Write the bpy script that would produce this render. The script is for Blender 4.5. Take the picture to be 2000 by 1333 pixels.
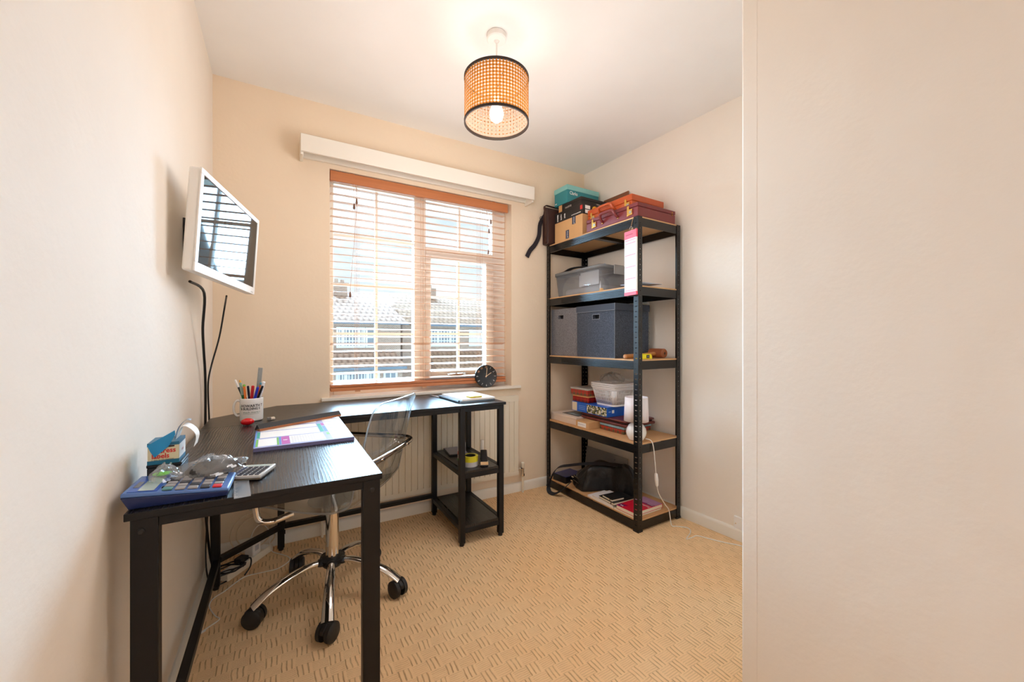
import bpy, bmesh, math, random
from mathutils import Vector, Matrix, Euler
scene = bpy.context.scene
COL = scene.collection
for o in list(bpy.data.objects): bpy.data.objects.remove(o)
rnd = random.Random(11)
R = math.radians
def lin(c):
    c = c / 255.0
    return c / 12.92 if c <= 0.04045 else ((c + 0.055) / 1.055) ** 2.4
def rgb(*c): return (lin(c[0]), lin(c[1]), lin(c[2]), 1.0)

# ------------------------------------------------------------------ camera
cam_d = bpy.data.cameras.new('camera'); cam = bpy.data.objects.new('camera', cam_d); COL.objects.link(cam)
cam.location = (0, 0, 1.10); cam.rotation_euler = (R(90), 0, R(-30.2))
cam_d.sensor_width = 36; cam_d.lens = 14.004; cam_d.clip_start = 0.01; cam_d.clip_end = 200
scene.camera = cam

# ------------------------------------------------------------------ view, sky, sun
scene.view_settings.view_transform = 'Standard'; scene.view_settings.look = 'None'
scene.view_settings.gamma = 1; scene.view_settings.use_curve_mapping = False
scene.view_settings.exposure = 0.0
scene.cycles.use_denoising = True
scene.cycles.max_bounces = 14; scene.cycles.diffuse_bounces = 8; scene.cycles.transparent_max_bounces = 24
scene.cycles.transmission_bounces = 10; scene.cycles.glossy_bounces = 6
scene.cycles.caustics_reflective = False; scene.cycles.caustics_refractive = False
scene.cycles.sample_clamp_indirect = 8
SKY = 1.0; SUN = 70.0; LAMP = 0.3; FILL = 22.0; REAR_FILL = 20.0
w = bpy.data.worlds.new('sky'); scene.world = w; w.use_nodes = True
nt = w.node_tree; N = nt.nodes; L = nt.links
for n in list(N): N.remove(n)
out = N.new('ShaderNodeOutputWorld'); bg = N.new('ShaderNodeBackground'); L.new(bg.outputs[0], out.inputs[0])
tc = N.new('ShaderNodeTexCoord'); sp = N.new('ShaderNodeSeparateXYZ'); L.new(tc.outputs['Generated'], sp.inputs[0])
ramp = N.new('ShaderNodeValToRGB'); L.new(sp.outputs['Z'], ramp.inputs[0])
e = ramp.color_ramp.elements; e[0].position = 0.0; e[0].color = (0.98, 1.0, 1.02, 1); e[1].position = 0.6; e[1].color = (0.62, 0.86, 1.04, 1)
e2 = e.new(0.2); e2.color = (0.80, 0.96, 1.06, 1)
mp = N.new('ShaderNodeMapping'); mp.inputs['Scale'].default_value = (1.6, 1.6, 4.0); L.new(tc.outputs['Generated'], mp.inputs[0])
nz = N.new('ShaderNodeTexNoise'); nz.inputs['Scale'].default_value = 1.6; nz.inputs['Detail'].default_value = 9; nz.inputs['Roughness'].default_value = 0.62; L.new(mp.outputs[0], nz.inputs[0])
cr = N.new('ShaderNodeValToRGB'); cr.color_ramp.elements[0].position = 0.42; cr.color_ramp.elements[1].position = 0.66; L.new(nz.outputs[0], cr.inputs[0])
mx = N.new('ShaderNodeMixRGB'); mx.inputs[2].default_value = (1.25, 1.25, 1.25, 1); L.new(cr.outputs[0], mx.inputs[0]); L.new(ramp.outputs[0], mx.inputs[1])
L.new(mx.outputs[0], bg.inputs[0]); bg.inputs[1].default_value = SKY
def lamp(name, kind, loc, energy, color, **kw):
    d = bpy.data.lights.new(name, kind); o = bpy.data.objects.new(name, d); COL.objects.link(o)
    o.location = loc; d.energy = energy; d.color = color
    for k, v in kw.items(): setattr(d, k, v)
    return o
# hazy daylight from beyond the houses, falling in through the window
sun = lamp('daylight_sun', 'SUN', (4, 14, 9), SUN, (0.45, 0.73, 1.0), angle=R(82))
sun.rotation_euler = Vector((0.06, -0.93, -0.34)).to_track_quat('-Z', 'Y').to_euler()

# ------------------------------------------------------------------ helpers
def nodes(m):
    m.use_nodes = True; t = m.node_tree
    return t, t.nodes['Principled BSDF']
MATS = {}
def mat(name, c, rough=0.5, metal=0.0, noise=None, bump=None, spec=0.5, trans=0.0, alpha=1.0, coat=0.0, emit=None, ior=None, wave=None):
    """plain paint/plastic/metal with optional colour mottling (scale, amount) and bump (scale, strength)"""
    if name in MATS: return MATS[name]
    m = bpy.data.materials.new(name); t, b = nodes(m); n = t.nodes; l = t.links
    col = rgb(*c)
    b.inputs['Base Color'].default_value = col; b.inputs['Roughness'].default_value = rough; b.inputs['Metallic'].default_value = metal
    b.inputs['Specular IOR Level'].default_value = spec; b.inputs['Transmission Weight'].default_value = trans
    b.inputs['Alpha'].default_value = alpha; b.inputs['Coat Weight'].default_value = coat
    if ior: b.inputs['IOR'].default_value = ior
    if emit: b.inputs['Emission Color'].default_value = rgb(*emit[0]); b.inputs['Emission Strength'].default_value = emit[1]
    if noise or bump: co = n.new('ShaderNodeTexCoord')
    if noise:
        z = n.new('ShaderNodeTexNoise'); z.inputs['Scale'].default_value = noise[0]; z.inputs['Detail'].default_value = 5
        l.new(co.outputs['Object'], z.inputs[0])
        k = n.new('ShaderNodeMixRGB'); k.inputs[1].default_value = tuple(v * (1 - noise[1]) for v in col[:3]) + (1,)
        k.inputs[2].default_value = tuple(min(1, v * (1 + noise[1])) for v in col[:3]) + (1,)
        l.new(z.outputs[0], k.inputs[0]); l.new(k.outputs[0], b.inputs['Base Color'])
    if bump:
        z = n.new('ShaderNodeTexNoise'); z.inputs['Scale'].default_value = bump[0]; z.inputs['Detail'].default_value = 4
        l.new(co.outputs['Object'], z.inputs[0])
        u = n.new('ShaderNodeBump'); u.inputs['Strength'].default_value = bump[1]; u.inputs['Distance'].default_value = 0.01
        l.new(z.outputs[0], u.inputs['Height']); l.new(u.outputs[0], b.inputs['Normal'])
    MATS[name] = m
    return m
def M_(t, op, a, b=None):
    n = t.nodes.new('ShaderNodeMath'); n.operation = op
    for i, v in enumerate((a, b)):
        if v is None: continue
        if isinstance(v, (int, float)): n.inputs[i].default_value = v
        else: t.links.new(v, n.inputs[i])
    return n.outputs[0]
def mixc(t, f, a, b):
    n = t.nodes.new('ShaderNodeMixRGB')
    for i, v in enumerate((f, a, b)):
        if isinstance(v, (tuple, list)): n.inputs[i].default_value = v
        elif isinstance(v, (int, float)): n.inputs[i].default_value = v
        else: t.links.new(v, n.inputs[i])
    return n.outputs[0]
def xyz(t, kind='Object'):
    c = t.nodes.new('ShaderNodeTexCoord'); s = t.nodes.new('ShaderNodeSeparateXYZ'); t.links.new(c.outputs[kind], s.inputs[0])
    return c.outputs[kind], s.outputs[0], s.outputs[1], s.outputs[2]
def tex(t, kind, vec, **kw):
    n = t.nodes.new(kind)
    if vec is not None: t.links.new(vec, n.inputs[0])
    for k, v in kw.items():
        if k in n.inputs.keys(): n.inputs[k].default_value = v
        else: setattr(n, k, v)
    return n
def bumpn(t, h, strength, dist=0.01):
    u = t.nodes.new('ShaderNodeBump'); u.inputs['Strength'].default_value = strength; u.inputs['Distance'].default_value = dist
    t.links.new(h, u.inputs['Height']); return u.outputs[0]
def mapping(t, vec, scale=(1, 1, 1), rot=(0, 0, 0), loc=(0, 0, 0)):
    n = t.nodes.new('ShaderNodeMapping'); n.inputs['Scale'].default_value = scale; n.inputs['Rotation'].default_value = rot
    n.inputs['Location'].default_value = loc; t.links.new(vec, n.inputs[0]); return n.outputs[0]

WM = {}      # object name -> frame its geometry is written in
def catmull(pts, k=6, closed=False):
    P = [Vector(p) for p in pts]; n = len(P); out = []
    rng = range(n) if closed else range(n - 1)
    for i in rng:
        if closed: a, b, c, d = P[i - 1], P[i], P[(i + 1) % n], P[(i + 2) % n]
        else: a, b, c, d = P[max(i - 1, 0)], P[i], P[i + 1], P[min(i + 2, n - 1)]
        for j in range(k):
            s = j / k
            out.append(0.5 * ((2 * b) + (c - a) * s + (2 * a - 5 * b + 4 * c - d) * s * s + (3 * b - a - 3 * c + d) * s ** 3))
    if not closed: out.append(P[-1])
    return out
class MB:
    """collects shapes in one frame (M maps it to the world) and links them as ONE mesh object"""
    def __init__(s, M=None): s.bm = bmesh.new(); s.M = M or Matrix()
    def vs(s, pts, T=None):
        T = s.M @ T if T is not None else s.M
        return [s.bm.verts.new(T @ Vector(p)) for p in pts]
    def face(s, v, m=0):
        try: f = s.bm.faces.new(v); f.material_index = m; return f
        except ValueError: return None
    def box(s, x0, x1, y0, y1, z0, z1, m=0, T=None):
        v = s.vs([(x, y, z) for z in (z0, z1) for y in (y0, y1) for x in (x0, x1)], T)
        for f in ((0, 2, 3, 1), (4, 5, 7, 6), (0, 1, 5, 4), (2, 6, 7, 3), (0, 4, 6, 2), (1, 3, 7, 5)): s.face([v[i] for i in f], m)
        return s
    def hexa(s, p8, m=0, T=None):
        v = s.vs(p8, T)
        for f in ((0, 2, 3, 1), (4, 5, 7, 6), (0, 1, 5, 4), (2, 6, 7, 3), (0, 4, 6, 2), (1, 3, 7, 5)): s.face([v[i] for i in f], m)
        return s
    def prism(s, poly, z0, z1, m=0, T=None, mt=None):
        a = s.vs([(p[0], p[1], z0) for p in poly], T); b = s.vs([(p[0], p[1], z1) for p in poly], T); n = len(poly)
        s.face(a[::-1], m); s.face(b, m if mt is None else mt)
        for i in range(n): s.face([a[i], a[(i + 1) % n], b[(i + 1) % n], b[i]], m)
        return s
    def ring(s, loops, m=0, closed=True, caps=True, cyc=False):
        n = len(loops[0])
        rng = range(len(loops)) if cyc else range(len(loops) - 1)
        for i in rng:
            A, B = loops[i], loops[(i + 1) % len(loops)]
            for j in range(n if closed else n - 1): s.face([A[j], A[(j + 1) % n], B[(j + 1) % n], B[j]], m)
        if caps and not cyc and closed: s.face(loops[0][::-1], m); s.face(loops[-1], m)
        return s
    def tube(s, pts, r, n=8, m=0, T=None, closed=False, ry=None, up=None):
        P = [Vector(p) for p in pts]; k = len(P); loops = []
        t0 = (P[1] - P[0]).normalized()
        u = Vector(up) if up else (Vector((0, 0, 1)) if abs(t0.z) < 0.9 else Vector((1, 0, 0)))
        for i in range(k):
            t = (P[(i + 1) % k] - P[i - 1]) if closed else (P[min(i + 1, k - 1)] - P[max(i - 1, 0)])
            t = t.normalized(); u = u - t * u.dot(t)
            u = u.normalized() if u.length > 1e-6 else t.orthogonal().normalized()
            b = t.cross(u); rr = r[i] if isinstance(r, (list, tuple)) else r; r2 = rr if ry is None else (ry[i] if isinstance(ry, (list, tuple)) else ry)
            loops.append(s.vs([P[i] + b * (rr * math.cos(2 * math.pi * j / n)) + u * (r2 * math.sin(2 * math.pi * j / n)) for j in range(n)], T))
        return s.ring(loops, m, cyc=closed)
    def cyl(s, p0, p1, r, r1=None, n=20, m=0, T=None): return s.tube([p0, p1], [r, r if r1 is None else r1], n, m, T)
    def lathe(s, prof, c=(0, 0, 0), n=32, m=0, T=None, caps=True):
        c = Vector(c)
        loops = [s.vs([c + Vector((max(r, 1e-4) * math.cos(2 * math.pi * j / n), max(r, 1e-4) * math.sin(2 * math.pi * j / n), z)) for j in range(n)], T) for r, z in prof]
        return s.ring(loops, m, caps=caps)
    def sphere(s, c, r, n=16, m=0, T=None, sc=(1, 1, 1)):
        c = Vector(c); k = n // 2; loops = []
        for i in range(k + 1):
            a = math.pi * i / k - math.pi / 2; rr = max(math.cos(a), 1e-3)
            loops.append(s.vs([c + Vector((r * sc[0] * rr * math.cos(2 * math.pi * j / n), r * sc[1] * rr * math.sin(2 * math.pi * j / n), r * sc[2] * math.sin(a))) for j in range(n)], T))
        return s.ring(loops, m)
    def sheet(s, f, nu, nv, m=0, T=None):
        g = [s.vs([f(i / nu, j / nv) for j in range(nv + 1)], T) for i in range(nu + 1)]
        for i in range(nu):
            for j in range(nv): s.face([g[i][j], g[i + 1][j], g[i + 1][j + 1], g[i][j + 1]], m)
        return s
    def ribbon(s, pts, wdir, w, t=0.002, m=0, T=None):
        """flat strap: width along wdir (one vector or one per point), thickness t"""
        P = [Vector(p) for p in pts]; k = len(P); loops = []
        for i in range(k):
            tg = (P[min(i + 1, k - 1)] - P[max(i - 1, 0)]).normalized()
            wd = Vector(wdir[i] if isinstance(wdir, list) else wdir); wd = (wd - tg * wd.dot(tg)).normalized(); nn = tg.cross(wd)
            loops.append(s.vs([P[i] + wd * w / 2 + nn * t / 2, P[i] - wd * w / 2 + nn * t / 2, P[i] - wd * w / 2 - nn * t / 2, P[i] + wd * w / 2 - nn * t / 2], T))
        return s.ring(loops, m)
    def text(s, string, size, T, m=0, depth=0.0004, warp=None, align='CENTER', sx=1.0, bold=0.0):
        """lettering: x to the right, y up in the frame T, raised by depth"""
        cu = bpy.data.curves.new('txt', 'FONT'); cu.body = string; cu.size = size; cu.align_x = align; cu.align_y = 'CENTER'; cu.resolution_u = 2; cu.offset = bold
        ob = bpy.data.objects.new('txt', cu); COL.objects.link(ob)
        me = bpy.data.meshes.new_from_object(ob.evaluated_get(bpy.context.evaluated_depsgraph_get()))
        bpy.data.objects.remove(ob); bpy.data.curves.remove(cu)
        co = [Vector((v.co.x * sx, v.co.y, depth)) for v in me.vertices]
        if warp: co = [Vector(warp(c)) for c in co]
        v = s.vs(co, T)
        for p in me.polygons: s.face([v[i] for i in p.vertices], m)
        bpy.data.meshes.remove(me)
        return s
    def marks(s, T, w, h, n=5, m=0, seed=1):
        """a row of small print too fine to read"""
        q = random.Random(seed); x = -w / 2
        while x < w / 2:
            k = q.uniform(0.5, 1.5) * w / n; s.box(x, min(x + k * 0.75, w / 2), -h / 2 * q.uniform(0.5, 1), h / 2 * q.uniform(0.5, 1), 0.0001, 0.0004, m, T); x += k
        return s
    def build(s, name, mats, parent=None, bevel=0.0, seg=2, solid=0.0, sub=0, flat=False, angle=35, origin=None, offset=0):
        bm = s.bm; bmesh.ops.recalc_face_normals(bm, faces=bm.faces[:]) if not flat else None
        me = bpy.data.meshes.new(name); o = bpy.data.objects.new(name, me); COL.objects.link(o)
        if parent is not None:
            W = WM[parent.name]; o.parent = parent
        else:
            if origin is None:
                xs = [v.co for v in bm.verts]
                origin = ((min(v.x for v in xs) + max(v.x for v in xs)) / 2, (min(v.y for v in xs) + max(v.y for v in xs)) / 2, min(v.z for v in xs))
            W = Matrix.Translation(origin); o.matrix_world = W
        WM[o.name] = W
        bm.transform(W.inverted()); bm.to_mesh(me); bm.free()
        for m in (mats if isinstance(mats, (list, tuple)) else [mats]): me.materials.append(m)
        me.polygons.foreach_set('use_smooth', [True] * len(me.polygons)); me.set_sharp_from_angle(angle=R(angle)); me.update()
        if solid: q = o.modifiers.new('solid', 'SOLIDIFY'); q.thickness = solid; q.offset = offset
        if bevel: q = o.modifiers.new('bevel', 'BEVEL'); q.width = bevel; q.segments = seg; q.limit_method = 'ANGLE'; q.angle_limit = R(40)
        if sub: q = o.modifiers.new('sub', 'SUBSURF'); q.levels = sub; q.render_levels = sub
        return o
def tag(o, label, cat=None, group=None, kind=None):
    if label: o['label'] = label
    if cat: o['category'] = cat
    if group: o['group'] = group
    if kind: o['kind'] = kind
    return o
def thing(name, label, cat, M, group=None):
    """an Empty at the thing's base; M is its frame (a Matrix or a location)"""
    if not isinstance(M, Matrix): M = Matrix.Translation(M)
    o = bpy.data.objects.new(name, None); COL.objects.link(o); o.empty_display_size = 0.05; o.matrix_world = M; WM[o.name] = M.copy()
    return tag(o, label, cat, group)
def struct(o): o['kind'] = 'structure'; return o
def frame(loc, rz=0, rx=0, ry=0): return Matrix.Translation(loc) @ Euler((R(rx), R(ry), R(rz))).to_matrix().to_4x4()
def axes(o, x, y, z=None):
    """frame with given origin and x / y directions"""
    x = Vector(x).normalized(); y = Vector(y); y = (y - x * y.dot(x)).normalized(); z = x.cross(y)
    return Matrix(((x.x, y.x, z.x, o[0]), (x.y, y.y, z.y, o[1]), (x.z, y.z, z.z, o[2]), (0, 0, 0, 1)))
# ------------------------------------------------------------------ setting materials
def wall_mat(name, c, bump=0.12):
    m = bpy.data.materials.new(name); t, b = nodes(m)
    v, x, y, z = xyz(t)
    n1 = tex(t, 'ShaderNodeTexNoise', v, Scale=3.0, Detail=4.0); n2 = tex(t, 'ShaderNodeTexNoise', v, Scale=60.0, Detail=6.0)
    n3 = tex(t, 'ShaderNodeTexNoise', v, Scale=9.0, Detail=3.0)
    a = rgb(*c); t.links.new(mixc(t, n1.outputs[0], tuple(k * 0.95 for k in a[:3]) + (1,), tuple(min(1, k * 1.04) for k in a[:3]) + (1,)), b.inputs['Base Color'])
    h = M_(t, 'ADD', M_(t, 'MULTIPLY', n2.outputs[0], 0.25), n3.outputs[0])
    t.links.new(bumpn(t, h, bump, 0.02), b.inputs['Normal']); b.inputs['Roughness'].default_value = 0.75; b.inputs['Specular IOR Level'].default_value = 0.25
    return m
WALL = wall_mat('magnolia_emulsion', (237, 228, 216)); WALLB = wall_mat('magnolia_warm_cast', (233, 214, 189)); CEIL = wall_mat('ceiling_paint', (240, 239, 237), 0.06)  # back wall magnolia has a warm light cast put into its colour
TRIM = mat('white_gloss_trim', (232, 226, 214), 0.35, noise=(6, 0.03))
def carpet_mat():
    m = bpy.data.materials.new('carpet'); t, b = nodes(m)
    v, x, y, z = xyz(t)
    wob = tex(t, 'ShaderNodeTexNoise', v, Scale=9.0, Detail=3.0)
    wx = M_(t, 'ADD', x, M_(t, 'MULTIPLY', M_(t, 'SUBTRACT', wob.outputs[0], 0.5), 0.020)); wy = M_(t, 'ADD', y, M_(t, 'MULTIPLY', M_(t, 'SUBTRACT', wob.outputs[0], 0.5), -0.020))
    cs = 21.0
    def fl(a): return M_(t, 'FLOOR', M_(t, 'MULTIPLY', M_(t, 'ADD', a, 4.0), cs))
    ck = M_(t, 'MODULO', M_(t, 'ADD', fl(wx), fl(wy)), 2.0)          # basket weave: blocks of three long ribs beside blocks of fine cross ribs
    def sinr(a, f): return M_(t, 'ADD', M_(t, 'MULTIPLY', M_(t, 'SINE', M_(t, 'MULTIPLY', a, 2 * math.pi * f)), 0.5), 0.5)
    ga = M_(t, 'POWER', sinr(wx, cs * 3), 5.0); gb = M_(t, 'MULTIPLY', M_(t, 'POWER', sinr(wy, cs * 6), 2.0), 0.42)
    grv = mixc(t, ck, ga, gb)
    fib = tex(t, 'ShaderNodeTexNoise', v, Scale=420.0, Detail=4.0); big = tex(t, 'ShaderNodeTexNoise', v, Scale=2.2, Detail=5.0)
    brk = tex(t, 'ShaderNodeTexNoise', v, Scale=25.0, Detail=2.0)
    g = M_(t, 'MULTIPLY', grv, M_(t, 'MULTIPLY', brk.outputs[0], 1.45))
    base = mixc(t, big.outputs[0], rgb(255, 205, 149), rgb(255, 226, 182))
    base = mixc(t, M_(t, 'MULTIPLY', fib.outputs[0], 0.14), base, rgb(176, 136, 98))
    col = mixc(t, M_(t, 'MULTIPLY', g, 0.65), base, rgb(140, 100, 66)); t.links.new(col, b.inputs['Base Color'])
    h = M_(t, 'SUBTRACT', M_(t, 'MULTIPLY', fib.outputs[0], 0.8), M_(t, 'MULTIPLY', g, 0.9))
    t.links.new(bumpn(t, h, 0.7, 0.006), b.inputs['Normal']); b.inputs['Roughness'].default_value = 0.95; b.inputs['Specular IOR Level'].default_value = 0.1
    return m
CARPET = carpet_mat()
XR = lambda y: 2.19 - 0.045 * (y - 1.25)          # the right wall runs slightly inwards
XL, YB, HC = -0.295, 2.5, 2.45
# ------------------------------------------------------------------ room shell
struct(MB().box(XL - 0.1, 2.4, -3.3, 2.6, -0.12, 0).build('floor', CARPET, origin=(0, 0, 0)))
struct(MB().box(XL - 0.1, 2.4, -3.3, 2.6, HC, HC + 0.1).build('ceiling', CEIL, origin=(0, 0, HC)))
struct(MB().box(XL - 0.1, XL, -3.2, YB, 0, HC).build('wall_left', WALL, origin=(XL, 0, 0)))
WX0, WX1, WZ0, WZ1 = 0.245, 1.45, 0.757, 2.09
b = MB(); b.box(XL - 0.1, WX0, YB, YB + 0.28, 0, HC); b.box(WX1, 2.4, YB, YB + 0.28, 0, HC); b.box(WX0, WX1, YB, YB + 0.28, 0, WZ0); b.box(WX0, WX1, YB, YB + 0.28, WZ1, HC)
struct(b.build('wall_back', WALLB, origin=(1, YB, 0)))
b = MB(); b.prism([(XR(0.66), 0.66), (2.4, 0.66), (2.4, YB), (XR(YB), YB)], 0, HC); struct(b.build('wall_right', WALL, origin=(2.19, 1.5, 0)))
b = MB(); b.box(1.15, 2.4, -3.2, 0.659, 0, HC); b.box(1.1496, 1.16, 0.612, 0.6595, 0, HC); struct(b.build('wall_partition', WALL, bevel=0.006, seg=3, origin=(1.15, 0.66, 0)))
struct(MB().box(XL - 0.1, 2.4, -3.3, -3.2, 0, HC).build('wall_rear', WALL, origin=(0.4, -3.2, 0)))
def skirting(name, p, q, nrm):
    p, q, nrm = Vector((p[0], p[1], 0)), Vector((q[0], q[1], 0)), Vector((nrm[0], nrm[1], 0)).normalized()
    T = axes(p, nrm, (0, 0, 1)); ln = (q - p).length
    prof = [(0, 0.001), (0.016, 0.001), (0.016, 0.052), (0.012, 0.062), (0.005, 0.067), (0, 0.067)]
    b = MB(); d = (q - p).normalized(); z = Vector((T[0][2], T[1][2], T[2][2])); sg = 1 if z.dot(d) > 0 else -1
    b.prism(prof, 0, sg * ln, T=T); struct(b.build(name, TRIM, origin=p))
skirting('baseboard_back', (XL + 0.017, YB), (XR(YB) - 0.017, YB), (0, -1))
skirting('baseboard_left', (XL, -3.19), (XL, YB), (1, 0))
skirting('baseboard_right', (XR(0.66), 0.66), (XR(YB), YB), (-1, -0.045))
# ------------------------------------------------------------------ window
UPVC = mat('white_window_frame', (232, 226, 218), 0.3)
def glass_mat():
    m = bpy.data.materials.new('window_glass'); m.use_nodes = True; t = m.node_tree
    for n in list(t.nodes): t.nodes.remove(n)
    o = t.nodes.new('ShaderNodeOutputMaterial'); tr = t.nodes.new('ShaderNodeBsdfTransparent'); gl = t.nodes.new('ShaderNodeBsdfGlossy'); gl.inputs['Roughness'].default_value = 0.02
    tr.inputs[0].default_value = (0.985, 0.995, 0.995, 1)
    fw = t.nodes.new('ShaderNodeLayerWeight'); fw.inputs[0].default_value = 0.5; fs = M_(t, 'ADD', 0.022, M_(t, 'MULTIPLY', M_(t, 'POWER', fw.outputs['Facing'], 5.0), 0.9)); mx = t.nodes.new('ShaderNodeMixShader')
    t.links.new(fs, mx.inputs[0]); t.links.new(tr.outputs[0], mx.inputs[1]); t.links.new(gl.outputs[0], mx.inputs[2]); t.links.new(mx.outputs[0], o.inputs[0])
    return m
GLASS = glass_mat()
win = struct(thing('window_1', 'white framed window with glazing bars and a small opening casement', None, (0.85, 2.60, WZ0)))
win['category'] = 'window'
y0, y1 = 2.60, 2.665
b = MB(); b.box(WX0, 0.276, y0, y1, WZ0, WZ1); b.box(1.345, WX1, y0, y1, WZ0, WZ1); b.box(0.276, 1.345, y0, y1, WZ0, 0.842); b.box(0.276, 1.345, y0, y1, 2.045, WZ1)
b.box(0.766, 0.845, y0, y1, 0.842, 2.045); b.box(0.845, 1.345, y0, y1, 1.675, 1.735)
b.build('window_frame', UPVC, win, bevel=0.004)
b = MB(); ys, ye = y0 - 0.014, y1 - 0.012
b.box(0.838, 0.876, ys, ye, 0.845, 1.68); b.box(1.288, 1.35, ys, ye, 0.845, 1.68); b.box(0.876, 1.288, ys, ye, 0.845, 0.895); b.box(0.876, 1.288, ys, ye, 1.655, 1.68)
b.build('casement_sash', UPVC, win, bevel=0.004)
b = MB(); ym = 2.634
def gbar(x0, x1, z0, z1): b.box(x0, x1, ym - 0.011, ym + 0.011, z0, z1)
gbar(0.521, 0.537, 0.842, 2.045)
for z in (1.745, 1.445, 1.145): gbar(0.276, 0.521, z - 0.008, z + 0.008); gbar(0.537, 0.766, z - 0.008, z + 0.008)
gbar(1.088, 1.104, 1.735, 2.045); gbar(1.082, 1.098, 0.895, 1.655)
for z in (1.40, 1.15): gbar(0.876, 1.082, z - 0.008, z + 0.008); gbar(1.098, 1.288, z - 0.008, z + 0.008)
b.build('glazing_bars', UPVC, win)
for x0, x1, z0, z1 in ((0.276, 0.766, 0.842, 2.045), (0.845, 1.345, 1.735, 2.045), (0.876, 1.288, 0.895, 1.655)):
    MB().box(x0, x1, 2.631, 2.637, z0, z1).build('window_pane', GLASS, win)
CHROME = mat('chrome', (225, 222, 218), 0.08, 1.0); DARK = mat('black_plastic', (22, 22, 24), 0.45)
b = MB(); b.box(1.06, 1.12, 2.572, 2.586, 0.862, 0.882); b.tube(catmull([(1.09, 2.574, 0.872), (1.09, 2.562, 0.872), (1.03, 2.558, 0.872), (0.985, 2.56, 0.868)], 4), 0.007, 8)
b.build('window_handle', CHROME, win)
b = MB(); b.tube([(1.13, 2.578, 0.868), (1.29, 2.578, 0.868)], 0.004, 6); b.build('casement_stay', CHROME, win)
b = MB(); b.box(0.20, 1.515, 2.468, 2.501, 0.757, 0.777); b.box(WX0, WX1, 2.5005, 2.60, 0.757, 0.777)
struct(b.build('trim_1', TRIM, bevel=0.004)); bpy.data.objects['trim_1']['label'] = 'white painted window sill board'
# ------------------------------------------------------------------ outside
BRICK = bpy.data.materials.new('house_brick'); t, p = nodes(BRICK); v, x, y, z = xyz(t)
br = tex(t, 'ShaderNodeTexBrick', mapping(t, v, (1, 1, 1), (R(90), 0, 0)), Scale=5.0); br.inputs['Color1'].default_value = rgb(176, 148, 132); br.inputs['Color2'].default_value = rgb(196, 166, 148); br.inputs['Mortar'].default_value = rgb(205, 196, 186)
t.links.new(br.outputs[0], p.inputs['Base Color']); p.inputs['Roughness'].default_value = 0.9
def tile_mat(name, a, c, f):
    m = bpy.data.materials.new(name); t, p = nodes(m); v, x, y, z = xyz(t)
    row = M_(t, 'FRACT', M_(t, 'MULTIPLY', z, f)); colm = M_(t, 'ABSOLUTE', M_(t, 'SINE', M_(t, 'ADD', M_(t, 'MULTIPLY', x, 12.0), M_(t, 'MULTIPLY', M_(t, 'FLOOR', M_(t, 'MULTIPLY', z, f)), 1.57))))
    nz = tex(t, 'ShaderNodeTexNoise', v, Scale=6.0, Detail=4.0)
    k = M_(t, 'ADD', M_(t, 'MULTIPLY', row, 0.6), M_(t, 'MULTIPLY', colm, 0.4))
    k = M_(t, 'MULTIPLY', k, M_(t, 'ADD', 0.5, nz.outputs[0]))
    t.links.new(mixc(t, k, rgb(*a), rgb(*c)), p.inputs['Base Color']); p.inputs['Roughness'].default_value = 0.9; p.inputs['Specular IOR Level'].default_value = 0.1
    t.links.new(bumpn(t, k, 1.0, 0.08), p.inputs['Normal']); return m
TILE_L = tile_mat('grey_roof_tiles', (134, 106, 92), (236, 204, 184), 5.2); TILE_B = tile_mat('brown_roof_tiles', (140, 112, 92), (206, 172, 146), 5.2)
HWHITE = mat('house_white_paint', (240, 242, 246), 0.5); HGLASS = mat('house_window_glass', (150, 160, 170), 0.1); GUT = mat('grey_gutter', (120, 138, 156), 0.5)
ROAD = mat('road_and_grass', (196, 198, 190), 0.9, noise=(0.6, 0.25))
gz = -2.75
g = MB(); g.box(-30, 45, 3.0, 70, gz - 0.2, gz); struct(g.build('ground', ROAD))
def hwin(par, x0, x1, z0, z1, y, nx, nz_, mull=()):
    f = MB(); f.box(x0, x1, y - 0.06, y + 0.02, z0, z0 + 0.09); f.box(x0, x1, y - 0.06, y + 0.02, z1 - 0.09, z1); f.box(x0, x0 + 0.09, y - 0.06, y + 0.02, z0 + 0.09, z1 - 0.09); f.box(x1 - 0.09, x1, y - 0.06, y + 0.02, z0 + 0.09, z1 - 0.09)
    for i in range(1, nx): xx = x0 + (x1 - x0) * i / nx; k = 0.07 if i in mull else 0.025; f.box(xx - k, xx + k, y - 0.05, y + 0.02, z0 + 0.09, z1 - 0.09)
    for i in range(1, nz_): zz = z0 + (z1 - z0) * i / nz_; f.box(x0 + 0.09, x1 - 0.09, y - 0.045, y + 0.02, zz - 0.025, zz + 0.025)
    f = f.build('window', HWHITE, par); MB().box(x0 + 0.05, x1 - 0.05, y - 0.015, y + 0.01, z0 + 0.05, z1 - 0.05).build('pane', HGLASS, f)
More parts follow.
